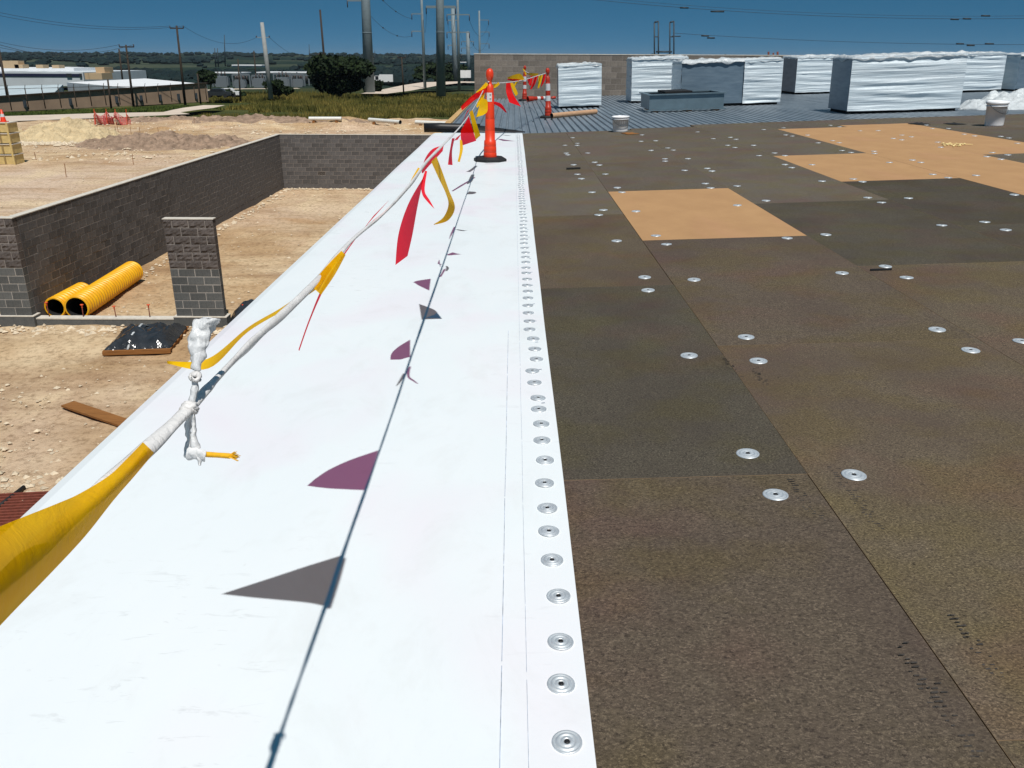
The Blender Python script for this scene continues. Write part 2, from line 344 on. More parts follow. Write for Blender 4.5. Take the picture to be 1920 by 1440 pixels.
# ================================================================== SETTING
# ---- terrain sheet to the horizon
def terrain():
    ys = [-60, -30, 0, 30, 60, 90, 100, 120, 150, 180, 210, 250, 300, 360, 430, 520, 620, 740, 880, 1040, 1220, 1420, 1650, 1900, 2200, 2500, 2900, 3300, 3800, 4400, 5200, 6500, 8000]
    xs = sorted(set([0] + [sg*v for v in (15, 30, 50, 75, 100, 140, 190, 250, 320, 400, 500, 620, 760, 920, 1100, 1300, 1550, 1800, 2100, 2500, 3000, 3600, 4400, 5400, 7000) for sg in (-1, 1)]))
    def z(x, y):
        b = -5.35 if y < 85 else (-5.35 + 0.22*min(1, (y-85)/14))
        s = max(0, min(1, (y-500)/2000)); s = s*s*(3-2*s)
        return b + s*(12 + 8*nz(x*0.0011+3.1, y*0.0006) + 3*nz(x*0.004, y*0.002+9)) - (4*math.exp(-((y-420)/220)**2))
    m = MB(); n = len(xs)
    m.add([(x, y, z(x, y)) for y in ys for x in xs], [(j*n+i, j*n+i+1, (j+1)*n+i+1, (j+1)*n+i) for j in range(len(ys)-1) for i in range(n-1)], 0, True)
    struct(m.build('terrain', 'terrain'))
    return z
tz = terrain()
# ---- dirt of the building site
def dirt():
    x0, x1, y0, y1, d = -75.0, 2.0, 4.0, 104.0, 0.30
    nx, ny = int((x1-x0)/d), int((y1-y0)/d); m = MB()
    def f(u, v):
        x = x0+(x1-x0)*u; y = y0+(y1-y0)*v
        edge = 97 + 2.5*nz(x*0.12) + 1.2*nz(x*0.5, 3)
        h = G + 0.05*nz(x*0.5, y*0.5) + 0.035*nz(x*1.7, y*1.7, 4) + 0.10*nz(x*0.12, y*0.12, 8)*min(1, max(0, (y-45)/10))
        for rc, ra, rw in ((16.2, 0.035, 0.30), (17.9, 0.035, 0.30), (30.0, -0.03, 0.3), (31.8, -0.03, 0.3), (56, -0.12, 0.35), (58, -0.12, 0.35), (66, -0.18, 0.4), (68.2, -0.18, 0.4)):
            dd = (y - rc - ra*(x+10) - 0.5*nz(x*0.08, rc))/rw
            if abs(dd) < 3: h += (-0.055*math.exp(-dd*dd) + 0.03*math.exp(-(abs(dd)-1.5)**2*3))*(0.7+0.6*nz(x*0.9, rc))
        h += 0.05*max(0, nz(x*2.6, y*2.6, 12)-0.25)
        if y > 76 and x < 5: h += max(0, nz(x*0.35, y*0.6, 2))*0.55*min(1, (y-76)/8)*(1 if x > -38 else 0.2)
        if y > edge: h -= min(0.6, (y-edge)*0.25)
        if x < -13: h -= 0.02
        return (x, y, h)
    m.grid(f, nx, ny)
    return struct(m.build('dirt_ground', 'dirt'))
dirt()
# ---- pale road crossing behind the site, track further on
def strip(name, pts, mat, dz, wid):
    m = MB(); vs = []
    for i, p in enumerate(pts):
        d = (Vector(pts[min(i+1, len(pts)-1)]) - Vector(pts[max(i-1, 0)])); nrm = Vector((-d.y, d.x, 0)).normalized()
        wv = wid[i] if isinstance(wid, list) else wid
        vs += [Vector((p[0], p[1], 0)) + nrm*wv/2, Vector((p[0], p[1], 0)) - nrm*wv/2]
    vs = [(v.x, v.y, dz) for v in vs]
    m.add(vs, [(2*i, 2*i+1, 2*i+3, 2*i+2) for i in range(len(pts)-1)])
    return struct(m.build(name, mat))
strip('road', [(-110, 62), (-75, 80), (-58, 92), (-47, 101), (-40, 106)], 'road_pale', G+0.07, [9, 9, 9.5, 9, 5])
strip('side_track', [tuple(g(*q)[:2]) for q in ((318, 212), (345, 207), (372, 203), (402, 198))], 'road_pale', G+0.06, [2, 3, 4, 3])
strip('dirt_track', [tuple(g(*q)[:2]) for q in ((700, 176), (740, 170), (790, 160), (830, 155), (870, 154), (905, 155))] , 'road_pale', G+0.05, [5, 7, 9, 12, 14, 14])
strip('far_road', [tuple(g(*q)[:2]) for q in ((380, 170), (450, 167), (560, 166))], 'road_pale', G+0.06, 4)

# ---- the building the roof belongs to
bld = thing('building', 'grey block building that carries the roof with the white strip', 'building', (0, 0, 0))
m = MB(); m.box((-1.40, -6, G-0.3), (30, 33.4, -0.36)); m.build('wall', 'block', bld)
m = MB(); m.box((-1.43, -6, -0.36), (-1.30, 15.9, -0.004)); m.build('edge_nailer', 'wood', bld)

# ---- cover boards
roof = struct(MB().box((-1.29, -6, -0.36), (0.0, 15.9, -0.031)).box((0.0, -6, -0.36), (0.16, 15.9, -0.031)).build('roof', 'board_edge'))
def board_mesh(name, mat, L, W=1.219):
    m = MB(); gp = 0.0005; t = 0.025
    x0, x1, y0, y1 = -W/2+gp, W/2-gp, -L/2+gp, L/2-gp; b = 0.0005
    m.add([(x0+b,y0+b,0),(x1-b,y0+b,0),(x1-b,y1-b,0),(x0+b,y1-b,0)], [(0,1,2,3)], 0)
    m.add([(x0+b,y0+b,0),(x1-b,y0+b,0),(x1-b,y1-b,0),(x0+b,y1-b,0),(x0,y0,-b),(x1,y0,-b),(x1,y1,-b),(x0,y1,-b),(x0,y0,-t),(x1,y0,-t),(x1,y1,-t),(x0,y1,-t)],
          [(0,4,5,1),(1,5,6,2),(2,6,7,3),(3,7,4,0),(4,8,9,5),(5,9,10,6),(6,10,11,7),(7,11,8,4),(11,10,9,8)], 1)
    me = bpy.data.meshes.new(name); me.from_pydata(m.v, [], m.f); me.materials.append(M[mat]); me.materials.append(M['board_edge'])
    me.polygons.foreach_set('material_index', m.mi); me.update(); return me
BX0 = 0.965; BW = 1.219; BL = 2.438
col_y = {0: 2.42, 1: 3.72, 2: 5.18, 3: 3.95, 4: 5.15, 5: 3.15, 6: 4.4, 7: 5.6, 8: 3.3, 9: 4.9}
END = {0: 15.95, 1: 15.98, 2: 16.3, 3: 16.75, 4: 16.8}
tan = set(); boards = []
meshes = {}
def bmesh_for(mat, L):
    k = (mat, round(L, 2))
    if k not in meshes: meshes[k] = board_mesh('cover_board', mat, L)
    return meshes[k]
def board_kind(c, yc):
    if c == 1 and 6.1 < yc < 8.7: return 'board_tan'
    if c == 3 and 8.6 < yc < 11.3: return 'board_tan'
    if c == 4 and yc > 6.2 and yc < 15.2: return 'board_tan'
    if c == 5 and 10.4 < yc < 15.5: return 'board_tan'
    if c == 0 and 2.4 < yc < 4.9: return 'board_dark'
    if c in (2, 3) and 5.1 < yc < 8.6: return 'board_dark'
    if yc > 8.2: return 'board_grey'
    if c == 0 and yc < 2.5: return 'board_brown'
    if c == 1 and yc > 3.7: return 'board_brown'
    return 'board_light' if c != 3 else 'board_brown'
# column 3 and 4 follow their own joints so that the tan sheets sit where they should
col_y[3] = 8.80 - 2*BL; col_y[4] = 15.2 - 5*BL; col_y[5] = 10.7 - 3*BL
for c in range(0, 17):
    xc = BX0 + (c-0.5)*BW
    base = col_y.get(c, 2 + (c*1.37) % 2.4); end = END.get(c, 16.85)
    y = base
    while y > -3: y -= BL
    while y < end - 0.05:
        L = min(BL, end - y); yc = y + L/2
        zc = -0.004 + SR*(xc - 0.16)
        o = place('cover_board', bmesh_for(board_kind(c, yc), L), roof, (xc + 0.0015*R.uniform(-1, 1), yc, zc - 0.0006*R.random()), (0.0, TILT, R.uniform(-0.0003, 0.0003)))
        boards.append((c, y, y+L, o)); y += L
m = MB()   # insulation under the boards
m.add([(-0.25, -5, -0.36), (19.5, -5, -0.36), (19.5, 15.8, -0.36), (-0.25, 15.8, -0.36), (-0.25, -5, -0.045), (19.5, -5, 0.64), (19.5, 15.8, 0.64), (-0.25, 15.8, -0.045)],
      [(4,5,6,7),(0,1,5,4),(1,2,6,5),(2,3,7,6),(3,0,4,7)]); m.build('insulation', 'board_edge', roof)

# ---- fastener plates
def plate_mesh(name, r, n=24):
    m = MB()
    prof = [(r, 0.0), (r*0.99, 0.0022), (r*0.90, 0.0026), (r*0.84, 0.0012), (r*0.76, 0.0012), (r*0.70, 0.0036), (r*0.60, 0.0040), (r*0.54, 0.0018), (r*0.44, 0.0018), (r*0.38, 0.0040), (r*0.28, 0.0046), (r*0.21, 0.0030), (r*0.19, 0.0018)]
    m.lathe(prof, n, 0)
    m.lathe([(r*0.19, 0.0018), (r*0.17, 0.0042), (r*0.08, 0.0050), (r*0.02, 0.0036), (0.0001, 0.0036)], 12, 1)
    me = bpy.data.meshes.new(name); me.from_pydata(m.v, [], m.f); me.materials.append(M['plate']); me.materials.append(M['screw_black'])
    me.polygons.foreach_set('material_index', m.mi); me.polygons.foreach_set('use_smooth', m.sm); me.update(); return me
pm3 = plate_mesh('fastener_plate', 0.039); pm2 = plate_mesh('seam_plate', 0.031)
z3 = [(995,1160),(1020,1258),(1365,1178),(785,887),(1158,912),(650,692),(685,655),(930,665),(600,522),(825,522),(790,488),(1080,848),(1490,490),(1450,457),(1688,475),(1690,620),(1905,585),(1500,363),(1465,343),(1295,358),(700,386),(520,420),(490,387),(462,316),(655,318),(620,297),(1148,289),(1147,271),(1320,270),(1043,208),(1168,190),(1210,206),(418,241),(407,229),(568,228),(397,170),(490,155),(488,170),(968,140),(1078,136),(455,113),(975,92),(1392,70),(1510,120),(1638,110),(1680,125),(1618,170),(1672,186),(1812,170),(1853,247),(1888,52)]
z4 = [(548,813),(660,1078),(960,1033),(1107,1110),(1350,748),(1648,725),(1793,780),(933,590),(838,556),(1120,560),(1853,536),(522,442),(802,446),(738,427),(1395,418),(1288,395),(1588,402),(312,348),(265,327),(452,328),(988,312),(1205,312),(1148,296),(1760,290),(1663,272),(1808,260),(1700,244),(193,247),(265,265),(722,243),(660,230),(885,250),(882,235),(495,177),(640,176),(595,162),(1343,207),(1322,172),(1073,156),(1015,146),(1140,135),(1075,123),(270,122),(315,130),(422,123),(255,73),(580,55),(643,66),(785,94),(910,92),(1505,117),(1578,129),(1760,132),(1815,143),(1873,180),(1285,78),(1397,77),(1245,53),(280,836)]
pl = [(960+x/4, 230+y/4) for x, y in z3] + [(1400+x/3.692, 220+y/3.692) for x, y in z4] + [(1292,667),(1399,632),(1422,677),(1402,851),(1601,891),(1454,928),(1757,618),(1820,657),(1916,640)]
def board_at(x, y):
    for c, a, b, o in boards:
        if abs(x-(BX0+(c-0.5)*BW)) <= BW/2 and a <= y <= b: return o
    return None
bpy.context.view_layer.update()
def put_on_board(me, name, p, dz=0.0006, rz=0.0, par=None):
    b = par or board_at(p.x, p.y)
    if not b: return
    loc = b.matrix_basis.inverted() @ Vector((p.x, p.y, p.z)); loc.z = dz
    return place(name, me, b, loc, (R.uniform(-0.03, 0.03), R.uniform(-0.03, 0.03), rz))
for q in pl: put_on_board(pm3, 'fastener_plate', board(*q), rz=R.uniform(0, 6))
# rows of ink print on the boards: illegible dashes, as in the photograph
def print_mesh(n, seed):
    r = random.Random(seed); m = MB()
    for i in range(n):
        y = -0.20 + 0.40*i/n
        for k in range(2):
            if r.random() < 0.25: continue
            a = r.uniform(-0.024, 0.008); b = a + r.uniform(0.006, 0.016)
            m.add([(a, y, 0), (b, y, 0), (b, y+0.004*r.uniform(0.6, 1.6), 0), (a, y+0.004, 0)], [(0, 1, 2, 3)])
    me = bpy.data.meshes.new('print_mark'); me.from_pydata(m.v, [], m.f); me.materials.append(M['print']); me.update(); return me
pms = [print_mesh(30, s) for s in range(3)]
for i, (q, rz) in enumerate([((1522, 955), 0), ((1603, 928), 0), ((1760, 1318), 0), ((1868, 1255), 0), ((1825, 1400), 0), ((1437, 720), 0), ((1380, 700), 0)]):
    put_on_board(pms[i % 3], 'print_mark', board(*q), 0.0005, 0)

# ---- white membrane strip
XL, XR, YE = -1.475, 0.168, 15.93
mem = thing('roofing_membrane', 'long white membrane strip laid along the roof edge', 'membrane', (0, 0, 0))
m = MB(); NX, NY = 36, 150
def memf(u, v):
    s = u*1.90                                    # 0.25 hangs over the edge, the rest lies on the roof
    y = -5 + (YE+5)*v
    if s < 0.22: x = XL - 0.006*(1-s/0.22); z = -(0.22-s) - 0.004
    else: x = XL + (XR-XL)*(s-0.22)/1.68; z = 0.0
    e = min(1.0, max(0, (x-XL)/0.1))
    z += e*(0.0022*nz(x*2.2, y*1.1, 1) + 0.0016*nz(x*7, y*3.5, 5) + 0.0012) if s >= 0.22 else 0
    x += 0.004*nz(y*0.6, 2)*(1 if u > 0.97 else 0) + (0.006*nz(y*0.5, 7) if s < 0.4 else 0)
    yy = y + (0.03*(u-0.5) if v > 0.999 else 0)
    return (x, yy, z)
m.grid(memf, NX, NY, 0, False); sheet = m.build('sheet', 'membrane', mem); solidify(sheet, 0.0018)
def mz(x, y): return 0.0022*nz(x*2.2, y*1.1, 1) + 0.0016*nz(x*7, y*3.5, 5) + 0.0012
def mline(x_of, y0, y1, wd, name='chalk_line', gaps=0.0, seed=1):
    r = random.Random(seed); mm = MB(); y = y0
    while y < y1:
        L = r.uniform(0.15, 0.5) if gaps else 0.3
        e = min(y+L, y1)
        a, b = x_of(y), x_of(e)
        mm.add([(a-wd/2, y, mz(a, y)+0.0026), (a+wd/2, y, mz(a, y)+0.0026), (b+wd/2, e, mz(b, e)+0.0026), (b-wd/2, e, mz(b, e)+0.0026)], [(0, 1, 2, 3)])
        y = e + (gaps*r.random() if gaps else 0)
    return mm.build(name, 'chalk', mem)
mline(lambda y: -0.020+0.0016*nz(y*2), 0.4, 4.0, 0.0018, gaps=0.02, seed=2)
mline(lambda y: 0.036+0.0012*nz(y*2, 4), 0.4, 15.7, 0.0009, gaps=0.03, seed=3)
near = [(1063,1394),(1052,1285),(1051,1205),(1047,1120),(1035,1052),(1029,998),(1026,955),(1021,908),(1022,865),(1016,827),(1015,796),(1010,768),(1009,747),(1002,718),(998,696),(1006,674),(1003,655),(1000,636)]
ps = [on(*q) for q in near]; y = ps[-1].y
ps = [Vector((ps[0].x, ps[0].y-0.155*k, 0)) for k in (1, 2, 3)] + ps
while y < 15.4:
    y += 0.1524 + R.uniform(-0.012, 0.012); ps.append(Vector((0.088 + 0.008*nz(y*3) + R.uniform(-0.005, 0.005), y, 0)))
for p in ps: place('seam_plate', pm2, mem, (p.x, p.y, mz(p.x, p.y)+0.0016), (R.uniform(-0.045, 0.045), R.uniform(-0.045, 0.045), R.uniform(0, 6)))
# small pen ticks beside the far plates
m = MB()
for k in range(34):
    yy = 3.1 + k*0.36 + R.uniform(-0.05, 0.05); xx = 0.115 + R.uniform(-0.004, 0.004)
    m.add([(xx, yy, mz(xx, yy)+0.0028), (xx+0.014, yy+0.004, mz(xx, yy)+0.0028), (xx+0.014, yy+0.010, mz(xx, yy)+0.0028), (xx, yy+0.006, mz(xx, yy)+0.0028)], [(0, 1, 2, 3)])
stuff(m.build('pen_marks', 'chalk', mem))

# ---- corrugated steel deck beyond the boards
dk = struct(MB().box((-1.5, 15.75, -0.40), (30, 33.0, -0.36)).build('roof_deck', 'deck_steel'))
RP = 0.1524
def deck_mesh():
    m = MB(); prof = []
    for k in range(6):
        x = k*RP; prof += [(x, 0), (x+0.094, 0), (x+0.108, -0.038), (x+0.138, -0.038)]
    prof.append((6*RP, 0)); n = len(prof); ysr = [0, 4.3, 8.6, 12.9, 17.2]
    m.add([(x, y, z) for y in ysr for x, z in prof], [(j*n+i, j*n+i+1, (j+1)*n+i+1, (j+1)*n+i) for j in range(len(ysr)-1) for i in range(n-1)])
    me = bpy.data.meshes.new('deck_sheet'); me.from_pydata(m.v, [], m.f); me.materials.append(M['deck_steel']); me.update(); return me
dme = deck_mesh(); x = -1.48; k = 0
while x < 29:
    xm = x + 3*RP
    t = 0.0 if x < 0.0 else TILT
    place('deck_sheet', dme, dk, (x, 15.78, deck_z(x) + 0.0015*(k % 2)), (0, t, 0)); x += 6*RP; k += 1

# ---- block walls
def block_mesh(L, Hh, D, split=False, seed=0):
    r = random.Random(seed); m = MB(); b = 0.006
    if split:
        nx, nz_ = 6, 4
        def f(u, v):
            e = min(u, 1-u, v, 1-v)
            return (-L/2 + L*u, -D/2 - (0.0 if e <= 0.001 else 0.014 + 0.014*r.uniform(-1, 1)), Hh*v)
        m.grid(f, nx, nz_, 0, False)
        m.add([(-L/2,-D/2,0),(L/2,-D/2,0),(L/2,D/2,0),(-L/2,D/2,0),(-L/2,-D/2,Hh),(L/2,-D/2,Hh),(L/2,D/2,Hh),(-L/2,D/2,Hh)], [(4,5,6,7),(1,2,6,5),(2,3,7,6),(3,0,4,7),(0,3,2,1)])
    else:
        m.add([(-L/2+b,-D/2,b),(L/2-b,-D/2,b),(L/2-b,-D/2,Hh-b),(-L/2+b,-D/2,Hh-b),(-L/2,-D/2+b,0),(L/2,-D/2+b,0),(L/2,-D/2+b,Hh),(-L/2,-D/2+b,Hh),
               (-L/2,D/2-b,0),(L/2,D/2-b,0),(L/2,D/2-b,Hh),(-L/2,D/2-b,Hh),(-L/2+b,D/2,b),(L/2-b,D/2,b),(L/2-b,D/2,Hh-b),(-L/2+b,D/2,Hh-b)],
              [(0,1,2,3),(0,4,5,1),(1,5,6,2),(2,6,7,3),(3,7,4,0),(4,8,9,5),(5,9,10,6),(6,10,11,7),(7,11,8,4),(8,12,13,9),(9,13,14,10),(10,14,15,11),(11,15,12,8),(15,14,13,12)])
    return m
bm_cache = {}
def block_obj_mesh(L, D, mat, split, var):
    k = (round(L, 3), D, mat, split, var)
    if k not in bm_cache:
        m = block_mesh(L-0.010, 0.203-0.010, D, split, var)
        me = bpy.data.meshes.new('block'); me.from_pydata(m.v, [], m.f); me.materials.append(M[mat]); me.update(); bm_cache[k] = me
    return bm_cache[k]
def block_wall(root, length, courses, mats, D=0.194, limit=300, cap=None, order=None, core=True, mortar='mortar'):
    """blocks along local +x, front face towards local -y, standing on local z=0"""
    items = []
    for j in range(courses):
        x = 0.0; off = (j % 2)*0.2032
        mat, split = mats(j)
        while x < length - 0.03:
            L = 0.4064 if not (x == 0 and off) else 0.2032
            L = min(L, length - x)
            items.append((x + L/2, j, L, mat, split)); x += L
    items.sort(key=order or (lambda t: t[0]))
    rest = MB(); rmats = []
    for i, (xc, j, L, mat, split) in enumerate(items):
        dy = R.uniform(-0.003, 0.003)
        if i < limit:
            place('block', block_obj_mesh(L, D, mat, split, R.randrange(4) if split else 0), root, (xc, dy, j*0.2032 + 0.005))
        else:
            b = block_mesh(L-0.010, 0.193, D)
            rest.add([(v[0]+xc, v[1]+dy, v[2]+j*0.2032+0.005) for v in b.v], b.f)
            if mat not in rmats: rmats.append(mat)
    if rest.v: stuff(rest.build('far_blocks', rmats[:1], root))
    if core: MB().box((0.006, -D/2+0.003, 0.0), (length-0.006, D/2-0.003, courses*0.2032-0.004)).build('mortar', mortar, root)
    if cap: MB().box((-0.01, -D/2-0.012, courses*0.2032+0.001), (length+0.01, D/2+0.012, courses*0.2032+cap)).build('cap', 'cap_concrete', root)
ZB = -4.83
plain = lambda j: ('block', False)
pillar_m = lambda j: ('block_split', True) if j >= 6 else ('block_smooth', False)
ep = thing('enclosure_pillar', 'free-standing block pillar with rough upper courses at the gate gap', 'pillar', (-8.50, 20.33, ZB))
block_wall(ep, 1.219, 12, pillar_m, cap=0.022, mortar='mortar_light')
MB().box((-0.06, -0.16, -0.5), (1.28, 0.16, -0.022)).build('footing', 'block_smooth', ep); MB().box((-0.065, -0.165, -0.021), (1.285, 0.165, -0.002)).build('ledge', 'cap_concrete', ep)
lp = thing('enclosure_pillar', 'block pillar at the left picture edge, rough above and smooth below', 'pillar', (-12.965, 20.33, ZB))
block_wall(lp, 0.813, 12, pillar_m, cap=0.022, mortar='mortar_light')
MB().box((-0.06, -0.16, -0.5), (0.87, 0.16, -0.022)).build('footing', 'block_smooth', lp); MB().box((-0.065, -0.165, -0.021), (0.875, 0.165, -0.002)).build('ledge', 'cap_concrete', lp)
lw = thing('enclosure_wall', 'long dark block wall running back from the left pillar', 'wall', (-12.255, 20.44, ZB), (0, 0, math.pi/2-0.0084))
# local +x runs to +Y, so the local -y face looks towards +X
block_wall(lw, 23.8, 12, plain, cap=0.022)
MB().box((-0.0, -0.092, -0.5), (23.8, 0.092, -0.003)).build('footing', 'block', lw)
bw = thing('enclosure_wall', 'dark block wall closing the back of the yard enclosure', 'wall', (-12.19, 44.35, ZB))
block_wall(bw, 10.363, 12, plain, cap=0.022, limit=300)
MB().box((0, -0.092, -0.5), (10.363, 0.092, -0.003)).build('footing', 'block', bw)
gc = thing('gate_curb', 'low concrete curb across the gate gap between the two pillars', 'curb', (0, 0, 0))
MB().box((-12.09, 20.26, G-0.2), (-8.565, 20.5, G+0.16)).build('curb_body', 'block_smooth', gc); MB().box((-12.09, 20.25, G+0.161), (-8.565, 20.51, G+0.19)).build('curb_top', 'cap_concrete', gc)
# parapet on the far roof edge
pw = thing('parapet_wall', 'grey block parapet wall at the far end of the metal deck', 'wall', (-1.46, 33.1, -0.2))
block_wall(pw, 26.8, 8, lambda j: ('block_roof', False), cap=0.03, limit=300)

# ---- far woodland and hills' tree cover
def blobs(name, spots, mat, label=None, cat=None):
    m = MB()
    t = (1+5**0.5)/2
    ico = [Vector(v).normalized() for v in ((-1,t,0),(1,t,0),(-1,-t,0),(1,-t,0),(0,-1,t),(0,1,t),(0,-1,-t),(0,1,-t),(t,0,-1),(t,0,1),(-t,0,-1),(-t,0,1))]
    fi = [(0,11,5),(0,5,1),(0,1,7),(0,7,10),(0,10,11),(1,5,9),(5,11,4),(11,10,2),(10,7,6),(7,1,8),(3,9,4),(3,4,2),(3,2,6),(3,6,8),(3,8,9),(4,9,5),(2,4,11),(6,2,10),(8,6,7),(9,8,1)]
    for (x, y, z, rx, rz) in spots:
        m.add([(x+v.x*rx*R.uniform(0.7, 1.25), y+v.y*rx*R.uniform(0.7, 1.2), z+v.z*rz*R.uniform(0.7, 1.3)) for v in ico], fi)
    o = m.build(name, mat); stuff(o)
    if label: o['label'] = label
    return o
sp = []
for k in range(6500):
    Y = 330*math.exp(R.random()**0.8*2.2); X = R.uniform(-0.72, 0.30)*Y
    if nz(X*0.007, Y*0.0035, 5) < 0.02 and R.random() < 0.93: continue
    s = R.uniform(1.2, 3.0)*(1 + Y/2200)
    sp.append((X, Y, tz(X, Y)+s*0.45, s*1.35, s*0.75))
blobs('far_woodland', sp, 'leaf_far', 'dark woodland covering the far hills below the horizon')

# ================================================================== THINGS ON THE ROOF
# ---- channelizer posts
def cone_profile(dull=False):
    return [(0.088,0.045),(0.090,0.06),(0.087,0.105),(0.083,0.11),(0.086,0.118),(0.083,0.185),(0.079,0.19),(0.082,0.198),(0.078,0.262),(0.066,0.27),(0.066,0.385),(0.063,0.39),(0.065,0.397),(0.062,0.53),(0.059,0.535),(0.061,0.542),(0.056,0.83),(0.052,0.835),(0.053,0.845),(0.048,0.95),(0.030,0.965),(0.026,0.985),(0.027,1.01),(0.040,1.03),(0.050,1.065),(0.050,1.10),(0.042,1.135),(0.022,1.155),(0.001,1.16)]
def octagon(rad, z0, z1, m, mi=0):
    pts = [(rad*math.cos(math.pi/8+k*math.pi/4), rad*math.sin(math.pi/8+k*math.pi/4)) for k in range(8)]
    r2 = 0.80
    m.add([(x, y, z0) for x, y in pts] + [(x, y, z0+(z1-z0)*0.55) for x, y in pts] + [(x*r2, y*r2, z1) for x, y in pts],
          [(k, (k+1) % 8, 8+(k+1) % 8, 8+k) for k in range(8)] + [(8+k, 8+(k+1) % 8, 16+(k+1) % 8, 16+k) for k in range(8)] + [tuple(range(16, 24)), tuple(range(7, -1, -1))], mi)
def channelizer(label, loc, rot, mat, bands=False, base=True, sticker=False, s=1.0):
    t = thing('delineator_post', label, 'delineator', loc, rot, 'orange delineator posts on the roof'); t.scale = (s, s, s)
    m = MB(); m.lathe(cone_profile(), 24); m.build('tube', mat, t)
    if base:
        m = MB(); octagon(0.225, 0.0, 0.055, m); m.build('base', 'rubber', t)
    if bands:
        for z0, z1, r0, r1 in ((0.40, 0.52, 0.0668, 0.0645), (0.64, 0.80, 0.0615, 0.0583)):
            MB().lathe([(r0, z0), (r1, z1)], 24).build('reflective_band', 'band_white', t)
    if sticker:
        m = MB(); rr = 0.0600
        m.add([(rr*math.sin(a)*1.0, -rr*math.cos(a), z) for z in (0.855-0.1, 0.965-0.1) for a in (-0.9, -0.6, -0.3, 0, 0.3)], [(k, k+1, k+6, k+5) for k in range(4)], 0, True)
        o = m.build('sticker', 'label_white', t)
        m = MB()
        for z in (0.842, 0.825, 0.790, 0.775):
            m.add([(0.0606*math.sin(a), -0.0606*math.cos(a), zz) for zz in (z, z+0.006) for a in (-0.25, -0.05, 0.15)], [(0, 1, 4, 3), (1, 2, 5, 4)])
        stuff(m.build('sticker_print', 'print', o))
    return t
c1 = on(919, 302)
channelizer('bright orange post on a black base standing on the white strip', (c1.x, c1.y, 0.003), (0, 0, 0.2), 'cone_orange', sticker=True)
c2 = deck(1028, 221)
channelizer('orange post with pale bands on the metal deck beside the cardboard tube', (c2.x, c2.y, deck_z(c2.x)+0.002), (0, TILT, 0), 'cone_dull', bands=True)
c3 = deck(983, 187); c3 = Vector((c3.x, 31.0, deck_z(0.43)+0.002))
channelizer('farthest upright orange post, in front of the parapet wall', tuple(c3), (0, 0, 0.3), 'cone_dull', bands=True)
fz = deck_z(0.6)
ft = channelizer('orange post lying on its side on the far metal deck', (0.45, 30.0, fz+0.094), (math.radians(-88.5), 0, math.radians(-62)), 'cone_dull', bands=True, base=False)
# ---- cardboard tube on the deck
a = deck(1034, 222); b = deck(1117, 214)
ct = thing('cardboard_tube', 'brown cardboard core tube lying on the metal deck', 'tube', (a.x, a.y, deck_z(a.x)+0.062))
d = Vector((b.x-a.x, b.y-a.y, deck_z(b.x)-deck_z(a.x)))
MB().tube([(0,0,0), d], 0.062, 18, cap=False).build('tube_wall', 'cardboard', ct)
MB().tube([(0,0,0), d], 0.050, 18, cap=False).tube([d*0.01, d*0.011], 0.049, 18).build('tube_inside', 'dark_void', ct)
# ---- nailer along the deck edge
en = MB()
for k, (y0, y1) in enumerate(((16.4, 20.2), (20.21, 25.0), (25.01, 29.2), (29.21, 32.9))):
    en.box((-1.56+0.004*k, y0, deck_z(-1.5)-0.05), (-1.42+0.004*k, y1, deck_z(-1.5)+0.035+0.002*k))
tag(en.build('edge_timber', 'wood'), 'pale timber nailer along the left edge of the metal deck', 'timber')
# ---- black roll with a flap at the end of the white strip
br = thing('membrane_roll', 'black rolled sheet lying across the far end of the white strip', 'roll', (0, 0, 0))
a = Vector((-1.66, 16.15, 0.075)); b = Vector((-0.62, 16.2, 0.07))
MB().tube([a, a.lerp(b, 0.3)+Vector((0, 0, 0.005)), a.lerp(b, 0.6), b], [0.082, 0.085, 0.082, 0.078], 16).build('roll', 'roll_black', br)
m = MB(); m.grid(lambda u, v: (-0.7 + 0.92*u, 16.02 + (0.34 - 0.20*u)*v, 0.010 + (0.10*(1-u)+0.012)*math.sin(v*2.6)*1.0 + 0.008*nz(u*6, v*4)), 20, 10); solidify(m.build('flap', 'roll_black', br), 0.003)
# ---- pails
def pail(label, loc, r, h, lid):
    t = thing('pail', label, 'bucket', loc, (0, TILT, R.uniform(0, 6)), 'white pails on the roof')
    MB().lathe([(0.001, 0.0), (r*0.86, 0.0), (r*0.88, 0.02), (r*0.97, h*0.80), (r*1.05, h*0.80), (r*1.05, h*0.83), (r*0.98, h*0.835), (r*1.0, h*0.9), (r*1.07, h*0.9), (r*1.07, h*0.985), (r*1.02, h)], 28).build('body', 'pail', t)
    if lid: MB().lathe([(r*1.09, h*0.93), (r*1.09, h*1.01), (r*0.98, h*1.015), (r*0.94, h*0.985), (0.001, h*0.985)], 28).build('lid', 'pail', t)
    else: MB().lathe([(r*1.01, h), (r*0.97, h*0.98), (r*0.86, 0.03), (0.001, 0.03)], 28).build('inside', 'pail', t)
    m = MB()
    pts = [(math.cos(a)*r*1.06, math.sin(a)*0.02 - (0.16*r)*0, h*0.86 - math.sin(a)*r*0.85) for a in [math.pi*k/12 for k in range(13)]]
    m.tube([(p[0], -r*1.08*math.sin(math.pi*i/12), p[2]) for i, p in enumerate(pts)], 0.004, 5).build('handle', 'steel_dark', t)
    m = MB(); rr = r*0.965
    m.add([(rr*1.01*(0.9+0.08*zz)*math.cos(a), rr*1.01*(0.9+0.08*zz)*math.sin(a), h*(0.15+0.55*zz)) for zz in (0, 1) for a in (-2.2, -1.95, -1.7, -1.45, -1.2)], [(k, k+1, k+6, k+5) for k in range(4)], 0, True)
    m.build('paper_label', 'wall_pale', t)
    return t
